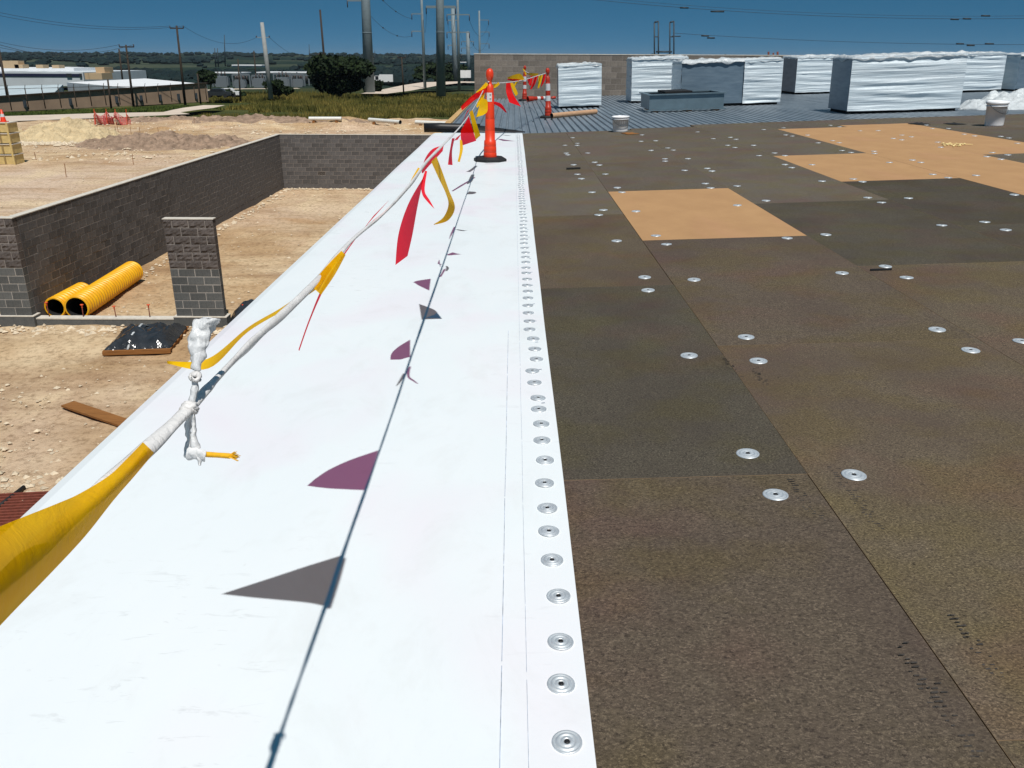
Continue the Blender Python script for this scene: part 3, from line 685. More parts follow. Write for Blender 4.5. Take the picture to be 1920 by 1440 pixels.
p = board(1863, 236); p1 = pail('white lidded pail standing near the heap of plastic film', (p.x, p.y, p.z+0.001), 0.160, 0.39, True); p1.rotation_euler.z = 0.4
p = board(1163, 247); pail('small white pail at the boundary of boards and metal deck', (p.x, p.y, p.z+0.001), 0.150, 0.27, False)

# ---- shrink-wrapped rooftop units
def wrapped(label, x0, x1, y0, y1, h, grey=(), front_grey=None, seed=0, lean=0.0):
    """grey: sides left bare ('L'); front_grey: fraction of the front, from the left, that shows the grey cabinet"""
    zb = deck_z((x0+x1)/2)
    t = thing('rooftop_unit', label, 'rooftop unit', ((x0+x1)/2, y0, zb), (0, TILT, lean), 'shrink-wrapped rooftop units on the metal deck')
    W = x1-x0; D = y1-y0; ox = seed*7.3
    MB().box((-W/2+0.05, 0.06, 0.0), (W/2-0.05, D-0.05, 0.07)).build('skid', 'dark_void', t)
    MB().box((-W/2, 0.02, 0.07), (W/2, D-0.02, h-0.03)).build('cabinet', 'cabinet', t)
    def wr(u, v, amp):
        z = v*h
        return amp*(0.9*nz(u*0.45+ox, z*11+0.35*u, ox) + 0.5*nz(u*0.9+ox, z*24-0.6*u, 3+ox) + 0.25*nz(u*1.6+ox, z*3, 9)) 
    m = MB()
    ux0 = front_grey if front_grey else 0.0
    # front
    def ff(u, v):
        uu = ux0 + (1-ux0)*u; e = min(1, 6*min(u, 1-u)+0.25)
        ed = 0.015*nz(v*9, ox)*(1 if u < 0.02 and ux0 else 0)
        return (-W/2-0.012 + (W+0.024)*uu + ed, -0.012 - e*wr(uu*W, v, 0.026) - 0.01*math.sin(v*math.pi), 0.06 + (h-0.05)*v + 0.02*nz(uu*4+ox, 1)*(1-v))
    m.grid(ff, 24, 70); m.build('wrap', 'wrap', t); m = MB()
    m.grid(lambda u, v: (W/2+0.012 + wr(u*D, v, 0.02), (D)*u, 0.05 + (h-0.04)*v), 10, 24); m.build('side_wrap', 'wrap', t); m = MB()
    if 'L' not in grey: m.grid(lambda u, v: (-W/2-0.012 - wr(u*D, v, 0.02), D*(1-u), 0.05 + (h-0.04)*v), 10, 24); m.build('side_wrap', 'wrap', t)
    # crumpled film over the top, hanging a little over the edges
    m = MB()
    def ft(u, v):
        x = -W/2-0.03 + (W+0.06)*u; y = -0.03 + (D+0.06)*v; e = min(u*W, (1-u)*W, v*D, (1-v)*D)
        zz = h + 0.012 + (0.06*abs(nz(x*2.6+ox, y*2.6, 1)) + 0.05*abs(nz(x*6+ox, y*5, 2)) + 0.02*nz(x*1.1+ox, y, 4))
        if e < 0.02: zz = h - 0.03 - 0.10*abs(nz(x*3+ox, y*3)); x += 0.02*nz(x*5+ox, y*5); y += 0.03*nz(x*7+ox, y*2)
        elif e < 0.09: zz -= 0.010
        return (x, y, zz)
    m.grid(ft, 44, 22); solidify(m.build('top_sheet', 'film_loose', t), 0.003)
    return t
def hgt(px, ytop, Y, x): return at_y(px, ytop, Y).z - deck_z(x)
wrapped('white wrapped rooftop unit standing alone behind the delineator posts', 1.33, 2.55, 25.5, 26.6, hgt(1080, 121, 25.5, 1.9), seed=1, grey=('L',))
wrapped('white wrapped unit just left of the long unit with a grey bare panel', 3.66, 5.35, 27.2, 28.5, hgt(1215, 109, 27.2, 4.3), seed=2)
wrapped('long rooftop unit with bare grey panel and white wrap at its right end', 4.62, 7.34, 24.2, 25.7, hgt(1330, 113, 24.2, 6), front_grey=0.62, seed=3)
wrapped('wrapped unit with grey left side standing behind the two nearest units', 9.36, 10.75, 29.3, 31.0, hgt(1515, 106, 29.3, 10), grey=('L',), seed=4)
wrapped('largest and nearest white wrapped rooftop unit with grey left end', 7.52, 10.02, 19.7, 20.95, hgt(1690, 104, 19.7, 8.7), grey=('L',), seed=5)
wrapped('wrapped unit half hidden behind the right end of the nearest unit', 13.3, 15.0, 27.2, 28.6, hgt(1810, 101, 27.2, 14), seed=6)
wrapped('wrapped unit with bare grey panel at the right picture edge above film heap', 15.35, 18.9, 27.0, 28.6, hgt(1880, 100, 27.0, 16.5), front_grey=0.36, seed=7)
# ---- open roof curb
p = deck(1217, 211); q = deck(1362, 208)
cb = thing('roof_curb', 'empty grey sheet metal roof curb frame on the metal deck', 'roof curb', (p.x, p.y, deck_z(p.x)+0.012), (0, TILT, 0))
W = q.x-p.x; D = 1.5; hc = 0.40; th = 0.02
for nm, a, b in (('front_panel', (0, 0, 0.05), (W, th, hc)), ('back_panel', (0, D, 0.05), (W, D+th, hc)), ('side_panel', (0, th, 0.05), (th, D, hc)), ('side_panel', (W-th, th, 0.05), (W, D, hc))):
    MB().box(a, b).build(nm, 'curb_steel', cb)
m = MB(); m.box((-0.05, -0.05, hc+0.001), (W+0.05, 0.06, hc+0.028)); m.box((-0.05, D-0.06, hc+0.001), (W+0.05, D+0.05, hc+0.028)); m.box((-0.05, 0.062, hc+0.001), (0.06, D-0.062, hc+0.026)); m.box((W-0.06, 0.062, hc+0.001), (W+0.05, D-0.062, hc+0.026)); m.build('top_flange', 'curb_steel', cb)
MB().box((-0.06, -0.07, 0.022), (W+0.06, 0.05, 0.046)).build('bottom_flange', 'curb_steel', cb)
for xx in (0.1, W*0.5, W-0.25): MB().box((xx, -0.02, -0.045), (xx+0.14, D, 0.020)).build('bearer', 'wood_dark', cb)
MB().box((0.45, 0.3, hc+0.03), (1.15, D+0.02, hc+0.075)).build('black_slab', 'rubber', cb)
# ---- heap of loose plastic film
p = deck(1812, 204)
hp = thing('film_heap', 'crumpled heap of clear white plastic film on the metal deck', 'plastic film', (11.75, 20.1, deck_z(11.75)), (0, TILT, 0))
def heapf(u, v):
    th_ = 2*math.pi*u; rr = 1-v
    x = 1.55*rr*math.cos(th_)*(1+0.25*nz(math.cos(th_)*2, math.sin(th_)*2, 3)); y = 0.75*rr*math.sin(th_)
    base = 0.34*(1-rr**2.2)*(0.75+0.35*math.sin(x*2.2+0.6))
    fold = 0.30*abs(nz(x*1.5, y*2.0, 1)) + 0.14*abs(nz(x*3.6, y*4, 7)) + 0.04*abs(nz(x*9, y*11, 3))
    return (x, y, 0.0 + base + fold*min(1, (1-rr)*5)*1.0)
m = MB(); m.grid(heapf, 120, 40); solidify(m.build('film', 'film_loose', hp), 0.004)
# ---- roof ladder at the parapet
ld = thing('roof_ladder', 'steel access ladder with tall grab rails rising over the parapet', 'ladder', (0, 0, 0))
Yw = 33.35
def lp_(px, py): return at_y(px, py, Yw)
for xa, xb in ((1227, 1234.5), (1256, 1263.5)):
    a, b = lp_(xa, 128), lp_(xa, 42); c_, d_ = lp_(xb, 40), lp_(xb, 128)
    m = MB(); m.tube([a, b], 0.026, 8); m.tube([b, c_], 0.030, 8); m.tube([c_, d_], 0.026, 8); m.tube([lp_(xa, 69), lp_(xb, 69)], 0.02, 6); m.build('grab_rail', 'steel_dark', ld)
for yy in (97, 104): MB().tube([lp_(1230, yy), lp_(1260, yy)], 0.03, 8).build('rung', 'steel_dark', ld)
MB().tube([lp_(1260, 68), lp_(1276, 68)], 0.022, 6).build('hinge_arm', 'steel_dark', ld)
tag(MB().box(tuple(at_y(1440, 107, 33.2)-Vector((0.1, 0.1, 0.05))), tuple(at_y(1457, 103, 33.2)+Vector((0, 0.1, 0)))).tube([at_y(1441, 106, 33.1), at_y(1441, 97, 33.1)], 0.035, 6).tube([at_y(1458, 106, 33.1), at_y(1458, 97, 33.1)], 0.035, 6).tube([at_y(1450, 106, 33.1), at_y(1450, 99, 33.1)], 0.03, 6).build('pipe_stubs', 'rust'), 'short pipe stubs on the parapet top behind the units', 'pipe stubs')
# ---- bits lying on the boards
def lay(px, py): p = board(px, py); return Vector((p.x, p.y, p.z))
a, b = lay(1062, 318), lay(1088, 317); tag(MB().bar(a+Vector((0,0,0.012)), b+Vector((0,0,0.012)), 0.03, 0.02).build('stick', 'rubber'), 'thin dark stick lying on the far brown boards', 'stick')
a, b = lay(1632, 508), lay(1671, 506.5); tag(MB().bar(a+Vector((0,0,0.007)), b+Vector((0,0,0.007)), 0.014, 0.010).build('strap_piece', 'rubber'), 'short black strap piece at a board corner', 'strap')
p = lay(1790, 273); sv = MB()
for k in range(22):
    q = p + Vector((R.gauss(0, 0.09), R.gauss(0, 0.12), 0.012)); an = R.uniform(0, 3.1); L = R.uniform(0.03, 0.10)
    q.z = board(1790, 273).z + SR*(q.x-p.x) + 0.010
    sv.bar(q, q+Vector((math.cos(an)*L, math.sin(an)*L, SR*math.cos(an)*L+0.006)), 0.02, 0.008)
tag(stuff(sv.build('foam_scraps', 'foam')), 'scatter of pale foam scraps on the tan boards', 'scraps')
for i, (q, lab) in enumerate((((1181, 251), 'small brown rag lying in front of the small pail'), ((1723, 233), 'dark crumpled scrap by the corner of the tan boards'), ((1790, 233), 'second dark scrap lying left of the lidded pail'))):
    p = lay(*q); m = MB(); m.grid(lambda u, v: ((u-0.5)*0.22*(1+0.3*nz(v*3, i)), (v-0.5)*0.3, 0.008+0.05*abs(nz(u*4+i*3, v*4))*4*u*(1-u)*4*v*(1-v)), 8, 8)
    tag(solidify(m.build('rag', 'wood_dark' if i == 0 else 'rubber', None, (p.x, p.y, p.z), (0, TILT, 0.3)), 0.004), lab, 'rag')

# ================================================================== PENNANT LINES
SH = Vector((0.16, -0.5, 1.0))
def rope_depth(px): return 0.312*F/(960-px)
def strip_mesh(secs, nu=6, nv=5, bulge=0.0, curl=0.0):
    """secs: list of (L, R) 3-D points; smooth sheet through them"""
    def cr(p0, p1, p2, p3, t): return 0.5*((2*p1)+(p2-p0)*t+(2*p0-5*p1+4*p2-p3)*t*t+(3*p1-p0-3*p2+p3)*t**3)
    n = len(secs); m = MB()
    def f(u, v):
        s = v*(n-1); i = min(int(s), n-2); t = s-i
        def side(k): return cr(secs[max(i-1, 0)][k], secs[i][k], secs[i+1][k], secs[min(i+2, n-1)][k], t)
        a, b = side(0), side(1); p = a.lerp(b, u)
        nrm = (Vector((0, 0, H))-p).normalized()
        return p + nrm*(bulge*math.sin(math.pi*u) + curl*math.sin(3.0*v+2*u)*v)
    m.grid(f, nu, nv*(n-1)); return m
def pennant(root, secs, mat, depth=None, bulge=0.0, curl=0.0):
    """secs in pixels with a depth each: ((xl,yl),(xr,yr),d)"""
    s3 = []
    for s in secs:
        d = s[2] if len(s) > 2 else depth
        s3.append((at_depth(*s[0], d), at_depth(*s[1], d*(1.0))))
    return strip_mesh(s3, 6, 6, bulge, curl).build('pennant', mat, root)
def from_shadow(spx, ipx):
    """the point whose shadow falls on membrane pixel spx and which shows nearest to pixel ipx"""
    a = on(*spx); r = ray(*ipx).normalized(); best = None
    for k in range(20, 130):
        z = k*0.01; p = a + SH*z; d = (p-Vector((0, 0, H))); e = (d - r*d.dot(r)).length/d.length
        if best is None or e < best[0]: best = (e, p)
    return best[1]
# --- line 1
l1 = thing('pennant_line', 'line of red and yellow pennants from the foreground to the first post', 'pennant line', (0, 0, 0))
rp = [(-230,1305),(-120,1200),(0,1095),(150,955),(280,838),(355,765),(420,695),(480,635),(540,580),(600,520),(660,450),(722,398),(770,345),(800,303),(830,272),(865,235),(890,200),(905,172),(915,153)]
pts = []
for i, (x, y) in enumerate(rp):
    d = rope_depth(x) if x < 905 else (8.6 if x == 905 else c1.y*CP*1.0 + 0.12)
    pts.append(at_depth(x, y, d))
top1 = Vector((c1.x-0.03, c1.y-0.05, 0.985)); pts[-1] = top1; pts[-2] = at_depth(905, 172, 8.5)
def smooth_path(p, k=6):
    out = []
    for i in range(len(p)-1):
        p0, p1, p2, p3 = p[max(i-1, 0)], p[i], p[i+1], p[min(i+2, len(p)-1)]
        for j in range(k):
            t = j/k; out.append(0.5*((2*p1)+(p2-p0)*t+(2*p0-5*p1+4*p2-p3)*t*t+(3*p1-p0-3*p2+p3)*t**3))
    return out + [p[-1]]
sp1 = smooth_path(pts)
rad = []
for i, p in enumerate(sp1):
    rad.append(0.0056 + 0.0022*nz(i*0.31, 2) + (0.0015 if p.y < 0.8 else 0))
MB().tube(sp1, rad, 10, flat=0.62, twist=0.11).build('rope', 'tape_white', l1)
# near yellow pennant
pennant(l1, [((268,829),(289,849),0.695), ((236,862),(252,893),0.655), ((204,892),(213,938),0.615), ((150,925),(160,1005),0.575), ((105,945),(95,1075),0.545), ((0,987),(5,1168),0.50), ((-120,1040),(-85,1270),0.455), ((-280,1120),(-200,1380),0.41)], 'pennant_yellow', bulge=0.016)
# pennants whose shadow and outline are both seen: the sheet is fitted to the two
def fit(spx, ipx, bias=0.5):
    """point nearest to both the sun ray through membrane pixel spx and the view ray through ipx"""
    a = on(*spx); u = SH.normalized(); o = Vector((0, 0, H)); v = ray(*ipx).normalized(); w0 = a-o
    b = u.dot(v); d = u.dot(w0); e = v.dot(w0); den = 1-b*b
    p = a + u*((b*e-d)/den); q = o + v*((e-b*d)/den)
    return p.lerp(q, bias)
def L2(a, b, f): return (a[0]+(b[0]-a[0])*f, a[1]+(b[1]-a[1])*f)
def sheet_fit(root, sh, left, right, mat, bias=0.7):
    """sh: (far base, near base, tip) shadow pixels; left/right: picture outlines from base to tip"""
    n = len(left); secs = []
    for k in range(n):
        f = k/(n-1); secs.append((fit(L2(sh[0], sh[2], f), left[k], bias), fit(L2(sh[1], sh[2], f), right[k], bias)))
    return strip_mesh(secs, 6, 8).build('pennant', mat, root)
sheet_fit(l1, ((648,1040),(620,1140),(395,1120)), [(642,474),(548,562),(468,612),(392,672),(318,676)], [(596,540),(552,574),(470,622),(396,690),(319,681)], 'pennant_yellow', 0.85)
pennant(l1, [((640,470),(648,478),1.50), ((612,499),(628,515),1.40), ((582,535),(602,553),1.30)], 'pennant_yellow', bulge=0.010)
sheet_fit(l1, ((712,845),(685,920),(578,912)), [(730,374),(655,455),(604,528),(576,598),(559,656)], [(700,405),(648,472),(606,540),(580,600),(561,658)], 'pennant_red', 0.85)
sheet_fit(l1, ((783,637),(763,670),(738,675)), [(792,334),(764,383),(746,439),(741,497)], [(797,325),(784,384),(774,440),(765,480)], 'pennant_red', 0.95)
sheet_fit(l1, ((805,570),(793,600),(838,597)), [(806,303),(821,334),(835,362),(840,384),(829,407),(808,420)], [(818,293),(829,321),(842,356),(854,389),(839,413),(809,421)], 'pennant_yellow', 0.9)
sheet_fit(l1, ((818,523),(812,545),(783,530)), [(829,272),(806,279),(792,298),(788,323)], [(828,283),(813,299),(800,313),(791,325)], 'pennant_red', 0.8)
sheet_fit(l1, ((833,487),(825,502),(765,495)), [(845,259),(849,287),(855,311)], [(853,259),(856,285),(866,312)], 'pennant_red', 0.8)
dB = rope_depth(800)
for secs, mat in (
    ([((797,320),(801,321),2.95), ((790,345),(797,345),2.92), ((792,365),(797,361),2.88), ((803,380),(806,376),2.86), ((814,391),(815,392),2.84)], 'pennant_red'),
    ([((784,314),(789,317),2.85), ((773,333),(779,336),2.78), ((766,348),(768,350),2.74)], 'pennant_yellow'),
    ([((862,262),(866,263),4.8), ((862,283),(868,280),4.78), ((858,303),(862,304),4.76)], 'pennant_yellow'),
    ([((864,245),(879,218),5.1), ((864,259),(886,242),5.12), ((866,273),(893,264),5.15)], 'pennant_red'),
    ([((851,264),(856,258),4.5), ((858,262),(866,250),4.7)], 'pennant_red'),
    ([((880,210),(886,206),5.9), ((887,241),(895,236),5.95), ((892,262),(901,254),6.0)], 'pennant_yellow'),
    ([((913,172),(912,164),8.8), ((890,188),(887,178),8.3), ((866,207),(864,200),7.9)], 'pennant_red'),
    ([((911,154),(916,158),9.8), ((902,164),(908,168),9.5), ((892,173),(900,176),9.3)], 'pennant_yellow'),
    ([((902,182),(914,188),7.8), ((897,205),(914,208),7.8), ((892,220),(906,216),7.75)], 'pennant_yellow'),
    ([((876,208),(882,203),6.0), ((870,222),(876,212),5.8), ((866,232),(868,228),5.6)], 'pennant_red'),
    ([((926,190),(926,195),10.2), ((940,195),(937,201),10.25), ((951,211),(948,211),10.3)], 'pennant_red'),
    ([((905,160),(912,158),9.0), ((898,182),(906,186),8.6), ((893,200),(895,202),8.4)], 'pennant_yellow'),
): pennant(l1, secs, mat, curl=0.006)
# the tie: stiff plastic loop, knots, tail and a frayed end of yellow rope
tie = thing('tape_tie', 'knotted white plastic tie on the line with frayed yellow rope end', 'rope tie', (0, 0, 0))
D0 = rope_depth(355)
lp3 = [((359,694),(377,694)), ((355,668),(384,666)), ((354,645),(390,642)), ((358,622),(395,621)), ((366,606),(402,608)), ((381,597),(413,600))]
o = strip_mesh([(at_depth(*a, D0+0.002*i), at_depth(*b, D0+0.004+0.002*i)) for i, (a, b) in enumerate(lp3)], 12, 8, bulge=0.005).build('loop', 'tape_film', tie); solidify(o, 0.0012)
o = strip_mesh([(at_depth(381, 597, D0+0.012), at_depth(413, 600, D0+0.016)), (at_depth(378, 604, D0+0.03), at_depth(409, 610, D0+0.034)), (at_depth(368, 640, D0+0.03), at_depth(386, 645, D0+0.03)), (at_depth(362, 694, D0+0.012), at_depth(375, 694, D0+0.012))], 6, 5).build('loop_back', 'tape_film', tie); solidify(o, 0.0012)
for nm, sd in (('loop', 3), ('loop_back', 8)):
    for v in bpy.data.objects[nm].data.vertices:
        q = v.co*140; v.co += Vector((nz(q.x, q.y, q.z+sd), nz(q.x+9, q.y, q.z), nz(q.x, q.y+7, q.z)))*0.0032
def knot(c, r, seed, name, mat):
    m = MB()
    for k in range(3):
        ax = Vector((R.uniform(-1, 1), R.uniform(-1, 1), R.uniform(-0.4, 1))).normalized(); u = ax.orthogonal().normalized(); v = ax.cross(u)
        path = [c + (u*math.cos(t)+v*math.sin(t))*r*0.55 + ax*r*0.22*math.sin(2*t+k) for t in [2*math.pi*i/14 for i in range(15)]]
        m.tube(path, [r*0.42*(1+0.35*nz(q_*1.3, k, seed)) for q_ in range(15)], 8, cap=False, flat=0.7)
    m.build(name, mat, tie)
knot(at_depth(367, 706, D0), 0.0070, 1, 'knot', 'tape_white'); knot(at_depth(355, 766, D0-0.004), 0.0095, 2, 'knot', 'tape_white')
for i, (secs, dd) in enumerate(((([(361,712),(371,712)], [(357,735),(371,736)], [(352,762),(363,762)]), 0.0), (([(349,776),(358,778)], [(347,800),(358,802)], [(350,822),(360,822)], [(346,844),(362,846)]), -0.003), (([(358,776),(366,776)], [(360,800),(367,800)], [(357,822),(370,820)], [(360,843),(376,840)]), -0.006), (([(343,846),(346,858)], [(356,838),(358,862)], [(372,840),(374,862)], [(386,846),(384,866)]), -0.008), (([(366,852),(374,850)], [(370,862),(378,860)], [(374,872),(376,872)]), -0.006))):
    o = strip_mesh([(at_depth(*a, D0+dd), at_depth(*b, D0+dd+0.003)) for a, b in secs], 6, 6, bulge=0.0022).build('strap', 'tape_film', tie)
    for v in o.data.vertices:
        q = v.co*230; v.co += Vector((nz(q.x, q.y, q.z+i), nz(q.x+9, q.y, q.z), nz(q.x, q.y+7, q.z)))*0.0014
    solidify(o, 0.0008)
knot(at_depth(360, 848, D0-0.001), 0.0058, 5, 'tail_knot', 'tape_film')
m = MB(); A, B = at_depth(372, 851, D0-0.004), at_depth(432, 855, D0-0.006)
for s in range(3):
    m.tube([A.lerp(B, k/36)+Vector((0, 0.0016*math.sin(k*1.0+s*2.09), 0.0016*math.cos(k*1.0+s*2.09))) for k in range(37)], 0.0013, 6)
for k in range(16):
    e = B + Vector((R.uniform(0.003, 0.009), R.uniform(-0.003, 0.003), R.uniform(-0.005, 0.005))); m.tube([B+(e-B)*0.0-Vector((0.002, 0, 0)), e], [0.0009, 0.0003], 5)
m.build('frayed_rope', 'rope_yellow', tie)
# --- line 2: first post to second, line 3: second post to the farthest
def line(label, px, extra, flags):
    t = thing('pennant_line', label, 'pennant line', (0, 0, 0))
    P3 = [at_depth(x, y, d) for x, y, d in px]
    MB().tube(smooth_path(P3, 5), 0.010, 8, flat=0.7).build('rope', 'tape_white', t)
    for s, mat in flags: pennant(t, s, mat, curl=0.01)
    return t
d1 = (c1.y*CP + (H-0.985)*SP); d2 = (c2.y*CP + (H-1.0)*SP); d3 = (c3.y*CP + 0.3*SP)
dm = lambda f: d1+(d2-d1)*f
line('pennant line between the first and the second orange post', [(916,153,d1-0.06), (925,156,dm(.1)), (945,155,dm(.25)), (965,153,dm(.45)), (985,149,dm(.65)), (1005,143,dm(.82)), (1024,137,d2-0.06)], None, [
    ([((949,156),(957,155),dm(.28)), ((949,172),(962,176),dm(.28)), ((955,192),(977,200),dm(.27))], 'pennant_red'),
    ([((956,155),(962,155),dm(.36)), ((962,171),(970,172),dm(.36)), ((967,180),(971,177),dm(.36))], 'pennant_yellow'),
    ([((935,154),(937,158),dm(.16)), ((926,158),(930,164),dm(.12)), ((921,163),(923,165),dm(.1))], 'pennant_yellow'),
    ([((984,149),(976,151),dm(.6)), ((974,138),(962,150),dm(.55)), ((951,145),(952,147),dm(.5))], 'pennant_yellow'),
    ([((980,148),(978,152),dm(.6)), ((964,147),(963,152),dm(.55)), ((951,148),(952,150),dm(.5))], 'pennant_red'),
    ([((968,152),(973,151),dm(.5)), ((964,158),(967,160),dm(.5)), ((961,163),(963,164),dm(.5))], 'pennant_yellow'),
    ([((989,148),(999,146),dm(.72)), ((991,157),(997,157),dm(.72)), ((994,161),(995,161),dm(.72))], 'pennant_red'),
    ([((1002,144),(1009,142),dm(.82)), ((998,156),(1003,158),dm(.82)), ((994,167),(996,168),dm(.82))], 'pennant_red'),
    ([((1010,142),(1018,140),dm(.9)), ((1009,154),(1015,153),dm(.9)), ((1008,166),(1011,165),dm(.9))], 'pennant_yellow'),
    ([((1019,140),(1024,139),dm(.96)), ((1016,152),(1021,152),dm(.96)), ((1014,163),(1015,163),dm(.96))], 'pennant_red')])
dn = lambda f: d2+(d3-d2)*f
line('short pennant line from the second post back to the farthest post', [(1024,137,d2+0.05), (1010,141,dn(.35)), (996,139,dn(.7)), (982,132,d3-0.06)], None, [
    ([((1010,138),(1008,142),dn(.3)), ((998,137),(997,142),dn(.45)), ((988,137),(988,139),dn(.55))], 'pennant_yellow'),
    ([((1004,140),(998,141),dn(.5)), ((996,144),(992,144),dn(.52)), ((986,143),(985,142),dn(.55))], 'pennant_red'),
    ([((980,128),(984,131),dn(.95)), ((983,136),(987,138),dn(.95)), ((986,141),(987,141),dn(.95))], 'pennant_yellow')])

# ================================================================== YARD BELOW
# ---- yellow corrugated pipes
def corrugated(label, a, b, r):
    t = thing('corrugated_pipe', label, 'pipe', tuple(a)); d = b-a; L = d.length; n = int(L/0.011)
    path = [d*(k/n) for k in range(n+1)]; rad = []
    for k in range(n+1):
        ph = (k*L/n)/0.15*2*math.pi; rad.append(r + 0.024*max(-0.7, min(0.7, math.sin(ph)*1.4)))
    MB().tube(path, rad, 28, cap=False).build('outer_wall', 'pipe_yellow', t)
    MB().tube([path[0], path[-1]], r-0.03, 28, cap=False).tube([d*0.6, d*0.61], r-0.031, 28).build('inner_wall', 'rubber', t)
    MB().add([Vector(v) for v in []], []).v
    m = MB(); u = d.normalized(); sx = u.cross(Vector((0,0,1))).normalized(); sy = sx.cross(u)
    m.add([(sx*math.cos(2*math.pi*k/28)+sy*math.sin(2*math.pi*k/28))*rr - u*0.001 for rr in (r-0.03, r+0.004) for k in range(28)], [(k, (k+1) % 28, 28+(k+1) % 28, 28+k) for k in range(28)])
    m.build('rim', 'pipe_yellow', t)
    return t
zp = G + 0.33
corrugated('front yellow corrugated pipe lying loose beside the block wall', Vector((-11.26, 20.72, zp)), Vector((-11.50, 24.7, zp)), 0.30)
corrugated('shorter yellow corrugated pipe against the foot of the block wall', Vector((-11.87, 20.80, zp-0.02)), Vector((-11.89, 22.4, zp-0.02)), 0.262)
# ---- rebar stubs with caps
for i, (x, y0, y1) in enumerate(((86, 598, 568), (147, 600, 572), (207, 602, 575), (270, 603, 572), (326, 604, 573), (448, 604, 572))):
    p = g(x, y0, G+0.18); p = Vector((p.x, 20.40 if x != 448 else 20.5, G+0.1)); top = at_y(x-3, y1, p.y).z
    t = thing('rebar_stub', ORD[i] + ' from the left of the rebar stubs with orange caps at the curb', 'rebar', tuple(p), (R.uniform(-.06,.06), R.uniform(-.08,.08), 0), 'capped rebar stubs along the curb')
    hh = top - p.z; MB().tube([(0,0,0), (0,0,hh)], 0.012, 6).build('bar', 'rust', t); MB().lathe([(0.016, hh-0.07), (0.018, hh-0.01), (0.042, hh), (0.042, hh+0.018), (0.001, hh+0.02)], 10).build('cap', 'rebar_cap', t)
# ---- black wrapped pallet
pa = thing('wrapped_pallet', 'pallet under shiny black plastic in front of the gate pillar', 'pallet', (-8.72, 18.9, G), (0, 0, 0.12))
for k in range(3): MB().box((-0.72+k*0.66, -0.85, 0.0), (-0.60+k*0.66, 0.85, 0.09)).build('bearer', 'wood_dark', pa)
for k in range(6): MB().box((-0.75, -0.88+k*0.33, 0.092), (0.75, -0.74+k*0.33, 0.115)).build('slat', 'wood_dark', pa)
MB().box((-0.75, -0.90, 0.02), (0.75, -0.872, 0.09)).build('edge_board', 'wood_dark', pa)
m = MB()
def bund(u, v):
    x = (u-0.5)*1.46; y = (v-0.5)*1.62; e = min(u, 1-u, v, 1-v)
    hh = 0.17*min(1, e*5)**0.7*(1+0.8*nz(x*1.8, y*1.5, 6)) + 0.20*abs(nz(x*2.6, y*2.0))*min(1, e*6) + 0.05*abs(nz(x*8, y*6, 3))*min(1, e*10)
    return (x, y, 0.118 + hh)
m.grid(bund, 40, 40); m.build('film', 'black_film', pa)
MB().tube([(-0.2, -0.85, 0.13), (-0.17, -0.5, 0.38), (-0.14, 0.2, 0.42), (-0.1, 0.82, 0.14)], 0.03, 6, flat=0.4).build('strap', 'film_loose', pa)
bp = thing('wrapped_pile', 'black plastic covered pile right of the gate pillar', 'pile', (-6.55, 20.6, G)); m = MB()
def pile2(u, v):
    th_ = 2*math.pi*u; rr = 1-v; x, y = 0.75*rr*math.cos(th_), 0.7*rr*math.sin(th_)
    return (x, y, 0.55*(1-rr**3) + 0.14*abs(nz(x*4, y*4))*min(1, v*4))
m.grid(pile2, 30, 14); m.build('film', 'black_film', bp)
# ---- plank, grating, dark pipe near the building
a, b = g(128, 762), g(240, 803)
m = MB(); d = (b-a); m.bar(a+Vector((0,0,0.05)), a+d*1.25+Vector((0,0,0.09)), 0.27, 0.04)
tag(m.build('plank', 'wood_dark'), 'weathered brown plank lying on the dirt by the white strip', 'plank')
gt = thing('rusty_grating', 'rust red bar grating on the ground at the left picture edge', 'grating', (-7.72, 10.85, G+0.06), (0, 0, 0.12))
for k in range(12): MB().box((-0.8, -0.52+k*0.09, 0), (0.75, -0.485+k*0.09, 0.03)).build('bar', 'rust', gt)
for k in range(3): MB().box((-0.78+k*0.74, -0.54, -0.032), (-0.74+k*0.74, 0.55, -0.002)).build('cross_bar', 'rust', gt)
a, b = g(-5, 962), g(46, 918); tag(MB().tube([a+Vector((0,0,0.08)), b+Vector((0,0,0.05))], 0.03, 8).build('steel_rod', 'rubber'), 'dark rod lying beside the rusty grating', 'rod')
# ---- stones
m = MB(); oc = [Vector(v) for v in ((1,0,0),(-1,0,0),(0,1,0),(0,-1,0),(0,0,1),(0,0,-1))]; of = [(0,2,4),(2,1,4),(1,3,4),(3,0,4),(2,0,5),(1,2,5),(3,1,5),(0,3,5)]
def stone(x, y, z, s):
    rz = R.uniform(0, 6); cz, sz = math.cos(rz), math.sin(rz)
    vs = []
    for v in oc:
        q = v*s*R.uniform(0.6, 1.3); vs.append((x+q.x*cz-q.y*sz, y+q.x*sz+q.y*cz, z+q.z*0.6))
    m.add(vs, of)
for k in range(4200):
    Y = 9 + 40*R.random()**1.6; X = R.uniform(-0.68, -0.06)*Y - 0.8
    if X > -1.6: continue
    if nz(X*0.25, Y*0.25, 3) < -0.12 and R.random() < 0.8: continue
    stone(X, Y, G+0.01, R.choice((0.010, 0.012, 0.014, 0.018, 0.025, 0.035, 0.06))*R.uniform(0.6, 1.3))
for k in range(330): stone(R.uniform(-13.4, -7), 19.85+R.gauss(0, 0.22), G+0.02, 0.02+0.09*R.random()**2.5)
for k in range(700): stone(-37.6+R.gauss(0, 3.0), 67.6+R.gauss(0, 1.0), G+0.05, 0.05+0.2*R.random()**2)
for k in range(260): stone(-11.75+R.gauss(0, 0.14)+0.2, R.uniform(21, 44), G+0.03, R.uniform(0.03, 0.09))
